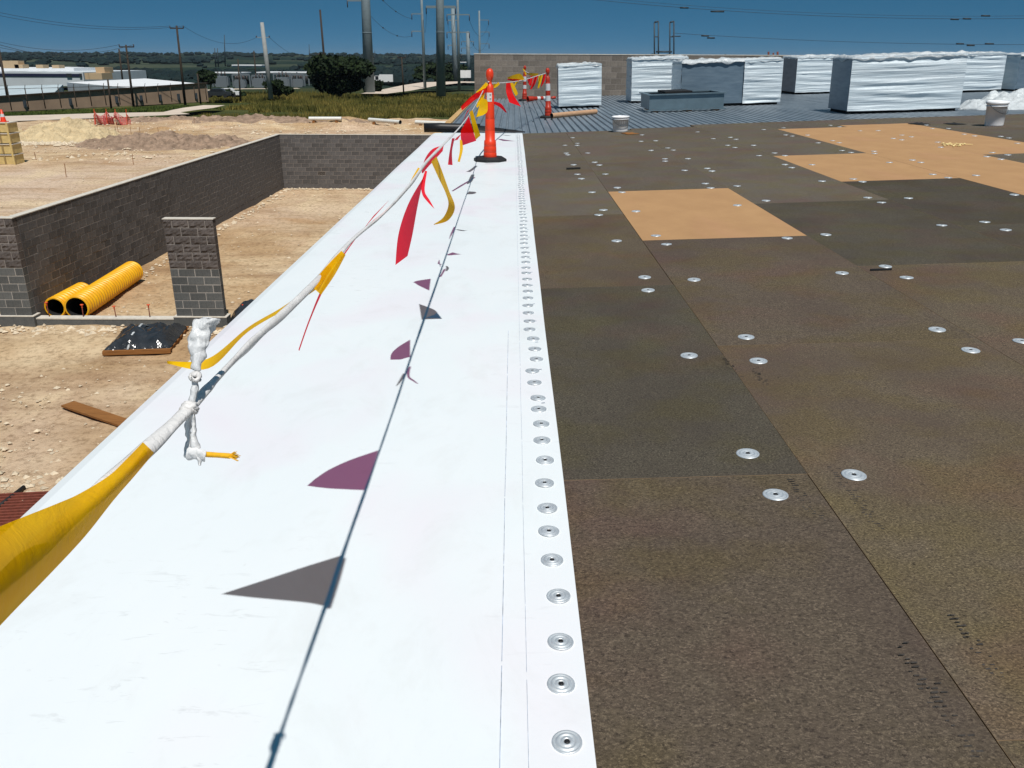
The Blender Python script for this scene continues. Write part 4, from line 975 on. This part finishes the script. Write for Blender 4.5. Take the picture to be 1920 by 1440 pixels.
for k in range(160): stone(R.uniform(-11.8, -6), 43.9+R.gauss(0, 0.15), G+0.03, R.uniform(0.03, 0.09))
for k in range(260): stone(R.uniform(-8.6, -6.9), 11.2+R.gauss(0, 0.5), G+0.02, R.uniform(0.02, 0.08))
for k in range(2600):
    X = R.uniform(-48, 2); Y = R.uniform(55, 95); stone(X, Y, G+0.02, R.uniform(0.04, 0.15)*(1.4 if nz(X*0.2, Y*0.2) > 0.1 else 0.7))
stuff(m.build('loose_stones', 'stone'))
# ---- heaps
def heap(name, label, cx, cy, rx, ry, h, mat, seed, rough=0.35):
    m = MB()
    def f(u, v):
        x = (u-0.5)*2; y = (v-0.5)*2; r = math.sqrt(x*x+y*y); b = max(0, 1-r**1.4)
        sc_ = min(rx, ry)/3.0; X, Y = x*rx, y*ry
        hh = h*b*(0.8+0.45*nz(X*0.35+seed, Y*0.35, 1)) + min(1, b*4)*h*rough*(0.45*nz(X*0.9+seed, Y*0.9, 2)*1.0 + 0.30*nz(X*2.2+seed, Y*2.2, 5) + 0.22*abs(nz(X*5+seed, Y*5, 7)))
        return (cx+x*rx, cy+y*ry, G-0.12+hh)
    m.grid(f, 150, 80, 0, False); return tag(m.build(name, mat), label, 'heap')
p = g(108, 266); heap('sand_heap', 'pale yellow heap of sand and rubble near the left edge', p.x-0.6, p.y+2.2, 5.2, 3.6, 2.0, 'sand', 3, 0.4)
p = g(300, 275); heap('soil_heap', 'low brown heap of broken soil behind the long block wall', p.x, p.y+2, 8.2, 4.4, 0.95, 'soil_dark', 9, 0.9)
p = g(470, 232); heap('soil_ridge', 'dark ridge of turned soil in front of the grass field', p.x-2, p.y+3, 17, 2.6, 0.8, 'soil_dark', 15, 0.9)
p = g(665, 243); heap('soil_heap', 'small tan soil heap between the white pipes', p.x, p.y+1, 4.5, 2.4, 0.75, 'dirt', 21, 0.8)
# ---- white pipes on the ground
for lab, (xa, ya), (xb, yb) in (('leftmost white pipe lying on the dirt below the grass field', (580, 231), (641, 231)), ('middle white pipe lying slightly askew on the dirt', (693, 233), (751, 238)), ('white pipe whose right end hides behind the black roll', (780, 238), (838, 241))):
    a, b = g(xa, ya), g(xb, yb); r = 0.20
    t = thing('white_pipe', lab, 'pipe', tuple(a+Vector((0, 0, r+0.25))), (0, 0, 0), 'white pipes on the dirt'); d = b-a
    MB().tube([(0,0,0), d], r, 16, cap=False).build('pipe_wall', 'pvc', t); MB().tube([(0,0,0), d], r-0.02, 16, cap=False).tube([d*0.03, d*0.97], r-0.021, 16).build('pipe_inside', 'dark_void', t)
    for f in (0.15, 0.85): MB().box(tuple(d*f+Vector((-0.12, -0.35, -r-0.3))), tuple(d*f+Vector((0.12, 0.35, -r+0.01)))).build('timber_rest', 'wood_dark', t)
# ---- survey stakes
for i, (x, y, hp_) in enumerate(sorted(((162, 246, 12), (178, 246, 12), (219, 255, 17), (222, 250, 14), (246, 252, 14), (263, 255, 16), (298, 253, 14), (124, 331, 24), (250, 308, 19), (365, 231, 12), (68, 300, 14)))):
    p = g(x, y); hh = hp_*p.y/F*0.98
    t = MB().bar((0,0,-0.1), (R.uniform(-.06,.06)*hh, 0, hh), 0.05, 0.025).build('survey_stake', 'stake', None, tuple(p)); tag(t, ORD[i] + ' from the left of the thin wooden survey stakes in the dirt', 'stake', 'survey stakes in the dirt')
# ---- pink netting
nt_ = thing('safety_netting', 'collapsed pink plastic safety netting beside the pale road', 'netting', tuple(g(210, 234)))
def net(o, wd, hh, yaw, sag, n=14, mrows=8):
    m = MB(); c, s = math.cos(yaw), math.sin(yaw)
    def P_(u, v): x = (u-0.5)*wd; z = hh*v*(1-sag*abs(math.sin(u*5+o.x))); y = 0.5*math.sin(u*7+v*2) + 0.35*(1-v); return Vector((o.x+x*c-y*s, o.y+x*s+y*c, z))
    for i in range(n+1):
        m.tube([P_(i/n, k/4) for k in range(5)], 0.028, 4)
    for j in range(mrows+1): m.tube([P_(k/12, j/mrows) for k in range(13)], 0.028, 4)
    m.build('net_panel', 'netting', nt_)
net(Vector((-1.1, 0.2, 0)), 1.5, 1.25, 0.25, 0.35); net(Vector((0.85, 0, 0)), 1.4, 1.35, -0.2, 0.5); net(Vector((-0.3, 0.6, 0)), 1.0, 0.8, 0.9, 0.2)
for xx in (-1.7, -0.5, 0.4, 1.5): MB().bar((xx, 0.1, 0), (xx+0.1, 0.1, 1.5), 0.05, 0.05).build('post', 'rebar_cap', nt_)
# ---- tan shoring panels with a cone on top at the left edge
p = g(31, 308)
sh = thing('shoring_rack', 'tall tan ribbed steel panel rack cut by the left picture edge', 'rack', (p.x, p.y, G-0.05), (0, 0, 0.05))
TH = at_y(16, 228, p.y).z - G
for k in range(4):
    z0 = k*TH/4; MB().box((-2.6, 0.03, z0+0.05), (-0.02, 1.1, z0+TH/4-0.06)).build('panel', 'shoring', sh)
    MB().box((-2.65, -0.02, z0+TH/4-0.055), (0.02, 1.15, z0+TH/4-0.005)).build('rail', 'cap_concrete', sh)
    for j in range(5): MB().box((-2.5+j*0.6, -0.01, z0+0.05), (-2.40+j*0.6, 0.028, z0+TH/4-0.06)).build('rib', 'shoring_rib', sh)
MB().box((-0.17, -0.03, 0.0), (-0.06, 0.0295, TH)).build('post', 'shoring', sh)
tc = thing('traffic_cone', 'red traffic cone with a white band on top of the tan rack', 'cone', (p.x-0.55, p.y+0.5, G-0.05+TH-0.002))
MB().box((-0.22, -0.22, 0), (0.22, 0.22, 0.04)).build('foot', 'cone_orange', tc); MB().lathe([(0.17, 0.041), (0.05, 0.74), (0.001, 0.75)], 16).build('cone', 'cone_orange', tc); MB().lathe([(0.128, 0.30), (0.098, 0.48)], 16).build('band', 'band_white', tc)

# ================================================================== BEYOND THE SITE
# ---- grass field and verge
def grass(name, n, region, mat, h0, h1, label):
    m = MB(); k = 0
    while k < n:
        X, Y = region()
        if X is None: continue
        k += 1; h = R.uniform(h0, h1)*(0.6+0.9*max(0, nz(X*0.08, Y*0.08)+0.4)); zb = tz(X, Y)-0.02
        for b in range(4):
            an = R.uniform(0, 6.28); wd = R.uniform(0.05, 0.14); ox, oy = R.gauss(0, 0.25), R.gauss(0, 0.25); lx, ly = R.gauss(0, 0.22), R.gauss(0, 0.22)
            c_, s_ = math.cos(an)*wd, math.sin(an)*wd
            m.add([(X+ox-c_, Y+oy-s_, zb), (X+ox+c_, Y+oy+s_, zb), (X+ox+lx, Y+oy+ly, zb+h)], [(0, 1, 2)])
    o = stuff(m.build(name, mat)); o['label'] = label; return o
def reg1():
    Y = 97 + 100*R.random()**1.7; px = R.uniform(225, 930); X = (px-960)/F*Y*0.945
    if Y < 99.5+2*nz(X*0.3): return None, None
    if X < -36 and Y < 126: return None, None
    if X < -42 and Y < 150: return None, None
    if nz(X*0.05, Y*0.05, 4) < -0.28: return None, None
    return X, Y
grass('field_grass', 15000, reg1, 'grass', 0.35, 1.0, 'dry yellow green grass field beyond the dirt')
def reg2():
    px = R.uniform(-30, 400); Yb = 112 + (138-112)*(px-20)/370; Y = Yb - R.uniform(0.3, 10); X = (px-960)/F*Y*0.945
    return X, Y
grass('verge_grass', 7000, reg2, 'verge', 0.15, 0.5, 'green grass verge at the foot of the brown wall')
# ---- trees
def tree(name, label, base, h, w_, n, seed, mat='leaf', leaf=0.4, trunk=True, lobes=9, group=None, low=0.16):
    r = random.Random(seed); t = thing(name, label, 'tree' if trunk else 'shrub', base, (0, 0, 0), group)
    m = MB(); L = []
    for k in range(lobes):
        a = r.uniform(0, 6.28); q = r.random()**0.5
        L.append((math.cos(a)*q*w_*0.36, math.sin(a)*q*w_*0.36, h*r.uniform(low, 0.80), r.uniform(0.16, 0.27)*w_, r.uniform(0.15, 0.24)*h))
    for k in range(n):
        c = r.choice(L); d = Vector((r.gauss(0, 1), r.gauss(0, 1), r.gauss(0, 1))).normalized()*(0.55+0.5*r.random())
        p = Vector((c[0]+d.x*c[3], c[1]+d.y*c[3], max(0.1, c[2]+d.z*c[4]))); s = leaf*r.uniform(0.6, 1.3)
        u = Vector((r.gauss(0, 1), r.gauss(0, 1), r.gauss(0, 1))).normalized(); v = u.orthogonal().normalized()
        m.add([p-u*s, p+v*s*0.6, p+u*s, p-v*s*0.6], [(0, 1, 2, 3)])
    m.build('crown', mat, t)
    if trunk:
        m = MB(); m.tube([(0, 0, -0.3), (0.1, 0, h*0.25), (0, 0.1, h*0.6)], [h*0.035, h*0.028, h*0.012], 8)
        for k in range(5):
            c = L[k]; m.tube([(0.05, 0.03, h*0.25), (c[0]*0.5, c[1]*0.5, h*0.25+c[2]*0.35), (c[0], c[1], c[2])], [h*0.018, h*0.012, h*0.005], 6)
        m.build('trunk', 'bark', t)
    return t
b = g(638, 180); tree('tree', 'large dark round tree in the grass field before the steel pole', tuple(b), 6.9, 12.6, 9000, 4, leaf=0.42, lobes=22)
b = g(523, 181); tree('tree', 'small dark bush beside the leaning pale pole', tuple(b), 3.0, 4.6, 1500, 5, leaf=0.35, trunk=True, lobes=7)
b = g(395, 166); tree('tree', 'dark round tree behind the right end of the white roof', tuple(b), 4.0, 6.0, 1200, 6, leaf=0.5, lobes=7)
b = g(440, 182); tree('tree', 'low bush by the parked cars', tuple(b), 1.6, 5.0, 900, 8, leaf=0.3, lobes=7)
b = g(703, 172); tree('tree', 'pale green shrub at the right foot of the large tree', tuple(b), 2.6, 4.2, 900, 9, leaf=0.35, lobes=6)
b = g(815, 152); tree('tree', 'dark tree behind the two thickest steel poles, left one', (b.x, b.y, b.z), 5.5, 13, 1600, 12, leaf=0.7, lobes=9)
b = g(845, 150); tree('tree', 'dark tree behind the steel poles, nearest the white trailers', (b.x, b.y, b.z), 5.0, 11, 1400, 13, leaf=0.7, lobes=9)
b = at_y(1772, 101, 75); tree('tree', 'tree top showing above the nearest wrapped unit', (b.x, b.y, b.z-7.6), 8.0, 5.5, 3000, 14, leaf=0.22, lobes=10)
# ---- brown wall, fence and low white roofed building
A_ = g(-60, 210); B_ = g(391, 187)
bwl = thing('boundary_wall', 'long brown wall in front of the low white roofed building', 'wall', (0, 0, 0))
za = at_y(-60, 186, A_.y).z; zb_ = at_y(391, 156.5, B_.y).z
d = (B_-A_); n_ = Vector((-d.y, d.x, 0)).normalized()*0.3
m = MB(); m.add([(A_.x, A_.y, G-.3), (B_.x, B_.y, G-.3), (B_.x+n_.x, B_.y+n_.y, G-.3), (A_.x+n_.x, A_.y+n_.y, G-.3), (A_.x, A_.y, za), (B_.x, B_.y, zb_), (B_.x+n_.x, B_.y+n_.y, zb_), (A_.x+n_.x, A_.y+n_.y, za)], [(0,1,5,4),(1,2,6,5),(2,3,7,6),(3,0,4,7),(4,5,6,7)]); m.build('wall_face', 'wall_brown', bwl)
m = MB(); m.bar((A_.x, A_.y, za+0.08), (B_.x, B_.y, zb_+0.08), 0.55, 0.12); m.build('coping', 'wood_pole', bwl)
for f in (0.19, 0.36, 0.55, 0.66, 0.75, 0.84, 0.93):
    q = A_.lerp(B_, f)-n_*0.15; MB().box((q.x-0.35, q.y-0.05, G+0.2), (q.x+0.35, q.y+0.02, G+1.1)).build('vent', 'steel_dark', bwl)
fc = thing('chain_fence', 'security fence posts with angled tops before the brown wall', 'fence', (0, 0, 0))
tops = []
for px in range(-30, 392, 27):
    f = (px+60)/451; q = A_.lerp(B_, f)-n_*3.5; yt = 166.5 + (155-166.5)*(px/390) if px < 180 else 162
    zt = at_y(px, yt, q.y).z; m = MB(); m.tube([(q.x, q.y, G), (q.x, q.y, zt)], 0.06, 6); m.tube([(q.x, q.y, zt), (q.x+0.25, q.y-0.25, zt+0.45)], 0.035, 5); m.build('post', 'wood_pole', fc); tops.append(Vector((q.x, q.y, zt)))
for i in range(len(tops)-1): MB().tube([tops[i], tops[i+1]], 0.03, 5).build('top_rail', 'wood_pole', fc)
def prism(poly, z0, z1, name, mats, root):
    n = len(poly); m = MB(); zs = z1 if isinstance(z1, list) else [z1]*n
    m.add([(p.x, p.y, z0) for p in poly] + [(p.x, p.y, zs[i]) for i, p in enumerate(poly)], [(k, (k+1) % n, n+(k+1) % n, n+k) for k in range(n)]); m.build('wall', mats[0], root)
    m = MB(); m.add([(p.x, p.y, zs[i]+0.02) for i, p in enumerate(poly)], [tuple(range(n))]); m.build('roof', mats[1], root)
wb = thing('warehouse', 'low building with a bright white roof behind the brown wall', 'building', (0, 0, 0))
def wy(px): return A_.lerp(B_, (px+60)/451).y
Z1 = at_y(250, 165.4, wy(250)+3.5).z; Z2 = at_y(0, 182.5, wy(0)+3).z
prism([on(x, y, Z1) for x, y in ((388, 158.2), (250, 165.2), (125, 154.6), (272, 147.2))], G, Z1, 'roof', ('wall_pale', 'roof_white'), wb)
wb2 = thing('warehouse', 'low building with pale grey roof at the left picture edge', 'building', (0, 0, 0))
prism([on(x, y, Z2) for x, y in ((100, 175.5), (-120, 190.0), (-120, 165), (118, 158.6))], G, Z2, 'roof', ('wall_pale', 'roof_pale'), wb2)
# large pale building with dark blue band
wc = thing('warehouse', 'long pale building with a dark blue band and rooftop boxes', 'building', (0, 0, 0))
YB = 232
def bx(x0, yb, x1, yt, Yn, dep, mat, name, root, dy=0.0):
    a = at_y(x0, yb, Yn-dy); b = at_y(x1, yt, Yn-dy); return MB().box((a.x, Yn-dy, a.z), (b.x, Yn-dy+dep, b.z)).build(name, mat, root)
bx(-150, 160, 155, 135.5, YB, 40, 'wall_pale', 'wall', wc); bx(-150, 142.5, 153, 138.5, YB, 1, 'band_blue', 'band', wc, 0.15)
bx(-150, 135.4, 138, 127.5, YB+20, 15, 'roof_white', 'roof', wc)
for x0, x1, yt in ((4, 33, 114), (28, 42, 121), (68, 80, 121.5), (98, 110, 122)): bx(x0, 128, x1, yt, YB+5, 3, 'wall_tan', 'rooftop_box', wc)
for x0, x1 in ((125, 133), (149, 152)): bx(x0, 144, x1, 138, YB, 0.4, 'paint_dark', 'window', wc, 0.4)
th_ = thing('shed', 'small tan shed right of the pale building with the blue band', 'building', (0, 0, 0))
bx(160, 149, 190, 137, 225, 6, 'wall_tan', 'wall', th_); bx(180, 137, 195, 126, 228, 5, 'wall_tan', 'gable', th_)
for i, (x0, yb, x1, yt, Yn, lab) in enumerate(((435, 125, 490, 121.5, 620, 'far white shed roofs on the hill left of the pale pole'), (645, 126, 682, 123, 600, 'far long white shed behind the large tree'), (742, 117, 768, 112, 1500, 'tiny pale building on the far hill between the poles'), (860, 119, 876, 116, 900, 'far pale building just left of the parapet'), (480, 138, 600, 135.5, 330, 'long low white canopy behind the substation'), (385, 139, 450, 136, 340, 'low white roof left of the substation'), (165, 110, 169, 108, 1600, 'tiny white house high on the left hill'), (100, 131, 130, 126, 420, 'far pale building above the blue banded building'))):
    t = thing('far_building', lab, 'building', (0, 0, 0)); bx(x0, yb+1, x1, yb-(yb-yt)*0.5, Yn, 12, 'wall_pale', 'wall', t); bx(x0-0.6, yb-(yb-yt)*0.5, x1+0.6, yt, Yn-1, 14, 'roof_white', 'roof', t)
# ---- substation
for i, (xa, xb, yb, yt) in enumerate(((438, 470, 163, 140), (474, 500, 162, 142), (515, 548, 163, 138), (545, 572, 161, 140), (400, 428, 163, 144), (570, 590, 160, 141))):
    p = g(xa, yb); q = at_y(xb, yb, p.y); zt = at_y(xa, yt, p.y).z
    t = thing('substation_gantry', ORD[(1, 2, 3, 4, 0, 5)[i]] + ' from the left of the grey substation gantries behind the field', 'gantry', (0, 0, 0), (0, 0, 0), 'substation gantries')
    for f in (0, 0.5, 1.0):
        c_ = p.lerp(q, f); MB().bar((c_.x, c_.y, G), (c_.x, c_.y, zt+0.6*(f == 0.5)), 0.28, 0.28).build('post', 'grey_gear', t)
    MB().bar((p.x, p.y, zt), (q.x, q.y, zt), 0.3, 0.4).build('beam', 'grey_gear', t)
    for f in (0.17, 0.33, 0.67, 0.83):
        c_ = p.lerp(q, f); MB().tube([(c_.x, c_.y, zt-0.2), (c_.x, c_.y, zt-1.4)], 0.14, 6).build('insulator', 'insulator', t)
for i, (x, yb, s) in enumerate(((418, 163, 1.0), (452, 165, 0.8), (488, 164, 0.9), (532, 164, 1.0), (560, 163, 0.8))):
    p = g(x, yb); t = thing('transformer', ORD[i] + ' from the left of the grey transformer cabinets in the substation', 'transformer', tuple(p), (0, 0, 0), 'substation transformers'); t.scale = (s, s, s)
    MB().box((-1.3, -1, 0), (1.3, 1, 2.2)).build('tank', 'grey_gear', t)
    for k in range(3): MB().tube([(-0.8+k*0.8, 0, 2.2), (-0.8+k*0.8, 0, 3.3)], 0.14, 8).build('bushing', 'insulator', t)
    for sx in (-1.45, 1.45): MB().box((sx-0.14, -0.8, 0.3), (sx+0.14, 0.8, 1.9)).build('radiator', 'grey_gear', t)
# ---- vehicles
def vehicle(label, cat, px, py, L, hb, paint, rz=0.0, kind='car'):
    p = g(px, py); t = thing('parked_' + cat.split()[-1], label, cat, tuple(p), (0, 0, rz))
    W = 1.8 if kind != 'trailer' else 2.4
    if kind == 'trailer':
        MB().box((-L/2, -W/2, 1.0), (L/2, W/2, hb)).build('box', paint, t)
    else:
        m = MB(); prof = [(-L/2, 0.35), (-L/2, 0.85), (-L*0.33, 0.98), (-L*0.17, hb), (L*0.20, hb), (L*0.33, 0.98 if kind == 'car' else hb*0.6), (L/2, 0.9), (L/2, 0.35)]
        if kind == 'truck': prof = [(-L/2, 0.4), (-L/2, 1.05), (-L*0.36, 1.15), (-L*0.28, hb*0.86), (-L*0.10, hb*0.86), (-L*0.09, hb), (L/2, hb), (L/2, 0.5)]
        n = len(prof); m.add([(x, sy*W/2, z) for sy in (-1, 1) for x, z in prof], [tuple(range(n))[::-1][::-1], tuple(range(2*n-1, n-1, -1))] + [(k, n+k, n+(k+1) % n, (k+1) % n) for k in range(n)]); m.build('body', paint, t)
        MB().box((-L*0.22 if kind == 'car' else -L*0.27, -W/2-0.012, 1.0), (L*0.2 if kind == 'car' else -L*0.13, W/2+0.012, hb*0.84 if kind == 'truck' else hb-0.12)).build('window', 'glass_dark', t)
    for x in ((-L*0.3, L*0.3) if kind != 'trailer' else (L*0.2, L*0.35)):
        for sy in (-1, 1):
            w_ = MB().tube([(x, sy*W/2-0.1*sy, 0.34), (x, sy*W/2+0.04*sy, 0.34)], 0.34, 14).build('wheel', 'rubber', t)
    return t
vehicle('white box truck parked right of the large dark tree', 'truck', 716, 157, 6.0, 2.3, 'paint_white', 0.1, 'truck')
vehicle('small white car parked by the far end of the brown wall', 'car', 426, 182, 4.3, 1.45, 'paint_white', 0.15)
vehicle('dark car parked left of the small white car', 'car', 409, 183, 4.4, 1.45, 'paint_dark', 0.15)
for i, x in enumerate((868, 876.5)): vehicle('white box trailer left of the parapet, ' + ('nearer the poles' if i == 0 else 'touching the parapet edge'), 'box trailer', x, 152.5, 2.1, 3.1, 'paint_white', 0, 'trailer')
# ---- poles and wires
def pole(name, label, bpx, tpx, r0, r1, mat, arms=(), Y=None, group=None, sect=None, n=10):
    b = g(*bpx) if Y is None else Vector((at_y(bpx[0], bpx[1], Y).x, Y, G))
    t = at_y(tpx[0], tpx[1], b.y)
    o = thing(name, label, 'utility pole', tuple(b), (0, 0, 0), group); top = t-b
    MB().tube([(0, 0, -0.3), top], [r0, r1], n).build('shaft', mat, o)
    if sect:
        f = sect; q = top*f; rr = r0+(r1-r0)*f; MB().tube([q, q+top.normalized()*0.12], rr*1.06, n).build('joint', mat, o)
    ends = []
    for (x0, x1, y, w_) in arms:
        a = at_y(x0, y, b.y)-b; c_ = at_y(x1, y, b.y)-b
        MB().bar(a, c_, w_, w_).build('cross_arm', mat, o)
        for e in (a, c_):
            ends.append(b+e)
            if abs(e.x-(a.x+c_.x)/2) > 0.5: MB().tube([e, e+Vector((0, 0, 0.35 if mat == 'wood_pole' else (-1.2 if mat == 'pole_steel' else 0.25)))], 0.07 if mat == 'wood_pole' else 0.10, 6).build('insulator', 'insulator', o)
    return b, b+top, ends
wp1 = pole('wood_pole', 'dark wooden pole at the left picture edge before the brown wall', (18, 205), (-2, 92), 0.17, 0.13, 'wood_pole')
wp2 = pole('wood_pole', 'wooden pole with one cross arm, between two taller ones on the left', (250, 196), (236, 84), 0.17, 0.12, 'wood_pole', [(224, 251, 88, 0.16)])
wp3 = pole('wood_pole', 'tallest wooden pole with cross arm before the brown wall', (347, 193), (331, 48), 0.19, 0.13, 'wood_pole', [(319, 344, 53, 0.16)])
wp4 = pole('wood_pole', 'short wooden post before the middle of the brown wall', (208, 199), (202, 149), 0.14, 0.11, 'wood_pole')
wp5 = pole('wood_pole', 'thin wooden pole left of the cross arm pole, farther away', (229, 150), (223, 92), 0.2, 0.15, 'wood_pole', Y=190)
wp6 = pole('wood_pole', 'short post at the right end of the brown wall', (376, 191), (370, 138), 0.14, 0.11, 'wood_pole')
wp7 = pole('wood_pole', 'thin dark pole left of the leaning pale pole', (451, 187), (446, 111), 0.13, 0.10, 'wood_pole')
wp8 = pole('wood_pole', 'thin dark pole with small cross arm right of the large tree', (757, 174), (753, 107), 0.16, 0.12, 'wood_pole', [(746, 760, 108.5, 0.14)])
pd = pole('concrete_pole', 'pale leaning pole with small side brackets left of the large tree', (508, 182), (491, 42), 0.44, 0.30, 'pole_concrete', [(481, 505, 70, 0.10)], n=14)
fp = pole('wood_pole', 'tall thin dark pole rising behind the large tree', (612, 158), (600, 18), 0.28, 0.20, 'wood_pole', Y=205)
fp2 = pole('wood_pole', 'pole with cross arm peeking over the large tree', (600, 150), (598, 100), 0.22, 0.16, 'wood_pole', [(591, 606, 101, 0.18)], Y=215)
fp3 = pole('wood_pole', 'thin pole between the leaning pale pole and the posts on its left', (480, 150), (476, 95), 0.18, 0.14, 'wood_pole', Y=215)
def mono(label, bpx, tpx, r0, r1, arms=(), Y=None, sect=None): return pole('steel_monopole', label, bpx, tpx, r0, r1, 'pole_steel', arms, Y, 'steel transmission poles', sect, 14)
m1_ = mono('thick steel transmission pole rising behind the large tree', (693, 175), (679, -150), 1.10, 0.62, [(651, 681, 1, 0.30)], 174, 0.36)
m2_ = mono('thickest free-standing steel pole on a short plinth in the field', (827, 177), (823, -150), 0.92, 0.56, [(799, 854, 13, 0.42)], 167, 0.37)
m3_ = mono('slim steel pole with two left arms left of the thickest pole', (797, 165), (788, -60), 0.36, 0.24, [(772, 793, 26, 0.2), (772, 794, 58.5, 0.2)], 203)
m4_ = mono('slim steel pole with arms both sides, right of the thickest pole', (861, 168), (857, -60), 0.34, 0.22, [(838, 880, 27.5, 0.22), (838, 880, 60.5, 0.2)], 194)
m5_ = mono('steel pole of middling width standing behind the slim one', (854, 152), (849, 16), 0.82, 0.55, [(840, 858, 38, 0.25), (840, 858, 85, 0.25)], 265)
m6_ = mono('far blue grey steel pole with short arms right of the others', (879, 150), (877, 59), 0.75, 0.55, [(865, 888, 78, 0.22), (865, 879, 90, 0.2), (865, 879, 102, 0.2)], 300)
m7_ = mono('thin steel pole with three right arms behind the parapet corner', (900, 150), (898.5, 20), 0.32, 0.22, [(899, 916, 37.5, 0.16), (899, 917, 60, 0.16), (899, 917, 82, 0.16)], 240)
for i, (x, yt, Yn, lab) in enumerate(((421, 65, 700, 'tallest of the far slender masts above the substation'), (403, 90, 650, 'far slender mast, left one of a close pair'), (408, 90, 650, 'far slender mast, right one of a close pair'), (580, 83, 800, 'far slender mast left of the large tree'), (703, 95, 900, 'far mast with small arms right of the thick pole'))):
    pole('far_mast', lab, (x, 112), (x-0.5, yt), 0.5, 0.25, 'steel_dark', Y=Yn, n=6)
def wire(label, A, B, sag, r, parts=(), cat='power line', curve=None):
    t = thing('power_line', label, cat, tuple(A)); d = B-A
    pts = [d*(k/28) - Vector((0, 0, sag*4*(k/28)*(1-k/28))) for k in range(29)]
    MB().tube(pts, r, 5, cap=False).build('conductor', 'wire', t)
    for f, L in parts:
        q = d*f - Vector((0, 0, sag*4*f*(1-f))); MB().tube([q-d.normalized()*L/2, q+d.normalized()*L/2], r*4.5, 6).build('spacer', 'wire', t)
    return t
k = 0
ar3, ar2 = wp3[2], wp2[2]
wl = at_y(-60, 10, 112); wl2 = at_y(-60, 16, 110); wl3 = at_y(-60, 62, 112); wl4 = at_y(-60, 74, 111)
wire('upper left wire reaching the tallest wooden pole, upper strand', wl, ar3[0]+Vector((0, 0, 0.3)), 1.0, 0.022); wire('upper left wire reaching the tallest wooden pole, lower strand', wl2, ar3[1]+Vector((0, 0, 0.3)), 1.2, 0.022)
wire('wire from the left edge to the cross arm pole, upper strand', wl3, ar2[0]+Vector((0, 0, 0.3)), 1.3, 0.022); wire('wire from the left edge to the cross arm pole, lower strand', wl4, ar2[1]+Vector((0, 0, 0.3)), 1.5, 0.022)
wire('wire from the left edge falling behind toward the pale shed', at_y(-60, 66, 113), at_y(165, 109, 230), 1.0, 0.045)
wire('wire from the tallest wooden pole to the pale leaning pole', ar3[1]+Vector((0, 0, 0.3)), pd[2][0], 1.6, 0.022)
wire('wire from the pale leaning pole toward the far pole', pd[2][1], at_y(596, 101, 215), 1.8, 0.024)
wire('wire with dark balls from the thick pole to the slim pole, upper', at_y(706, -12, 174), m3_[2][0]+Vector((0, 0, -1)), 0.8, 0.03, [(0.16, 0.35), (0.5, 0.35)]); wire('wire with dark balls from the thick pole to the slim pole, lower', at_y(690, 24, 174), m3_[2][2]+Vector((0, 0, -1)), 1.6, 0.03, [(0.3, 0.35), (0.62, 0.35)])
for i, (a, b) in enumerate(((m2_[2][1], m4_[2][0]), (m2_[2][0], m3_[2][1]), (m4_[2][1], m7_[2][1]), (m4_[2][3], m7_[2][3]), (m5_[2][1], m6_[2][1]))):
    wire('thin wire between the steel poles, ' + ('at the thickest pole, right side', 'at the thickest pole, left side', 'upper one to the parapet pole', 'lower one to the parapet pole', 'among the farthest poles')[i], a+Vector((0, 0, -1.1)), b+Vector((0, 0, -1.1)), 3.0, 0.028)
# the long spans across the right half of the sky
def span(label, p0, p1, p2, Y0, r, bars):
    t = thing('power_line', label, 'power line', (0, 0, 0)); pts = []
    for k in range(33):
        f = k/32; x = p0[0]+(p2[0]-p0[0])*f
        # quadratic through the three picture points
        L0 = (x-p1[0])*(x-p2[0])/((p0[0]-p1[0])*(p0[0]-p2[0])); L1 = (x-p0[0])*(x-p2[0])/((p1[0]-p0[0])*(p1[0]-p2[0])); L2 = (x-p0[0])*(x-p1[0])/((p2[0]-p0[0])*(p2[0]-p1[0]))
        pts.append(at_y(x, p0[1]*L0+p1[1]*L1+p2[1]*L2, Y0))
    MB().tube(pts, r, 5, cap=False).build('conductor', 'wire', t)
    for x, y, wd in bars: MB().tube([at_y(x-wd/2, y, Y0), at_y(x+wd/2, y+0.3, Y0)], 0.16, 6).build('spacer', 'wire', t)
span('upper power line with dark spacers across the right sky, first strand', (1080, -4), (1480, 27), (2000, 33), 180, 0.035, [(1283, 14.5, 16), (1345, 21.5, 25), (1790, 36, 15), (1813, 35, 15), (1848, 29.5, 16)])
span('upper power line across the right sky, second fainter strand', (1080, -9), (1480, 22), (2000, 28), 180, 0.025, [])
span('lower power line with dark spacers across the right sky', (1262, 62), (1500, 75), (2000, 83), 180, 0.035, [(1322, 67, 14), (1333, 71, 14), (1800, 82, 14), (1820, 85, 14), (1855, 82, 16)])

# ---- the air
if HAZE:
    k = bpy.data.materials.new('haze'); k.use_nodes = True; t_ = k.node_tree; t_.nodes.clear()
    pv = t_.nodes.new('ShaderNodeVolumePrincipled'); ou = t_.nodes.new('ShaderNodeOutputMaterial'); t_.links.new(pv.outputs[0], ou.inputs['Volume'])
    pv.inputs['Color'].default_value = (0.70, 0.82, 0.95, 1); pv.inputs['Density'].default_value = HAZE; pv.inputs['Anisotropy'].default_value = 0.2; M['haze'] = k
    hz = stuff(MB().box((-7100, -70, -12), (7100, 8050, 60)).build('haze', 'haze')); hz['label'] = 'thin blue haze over the far hills'
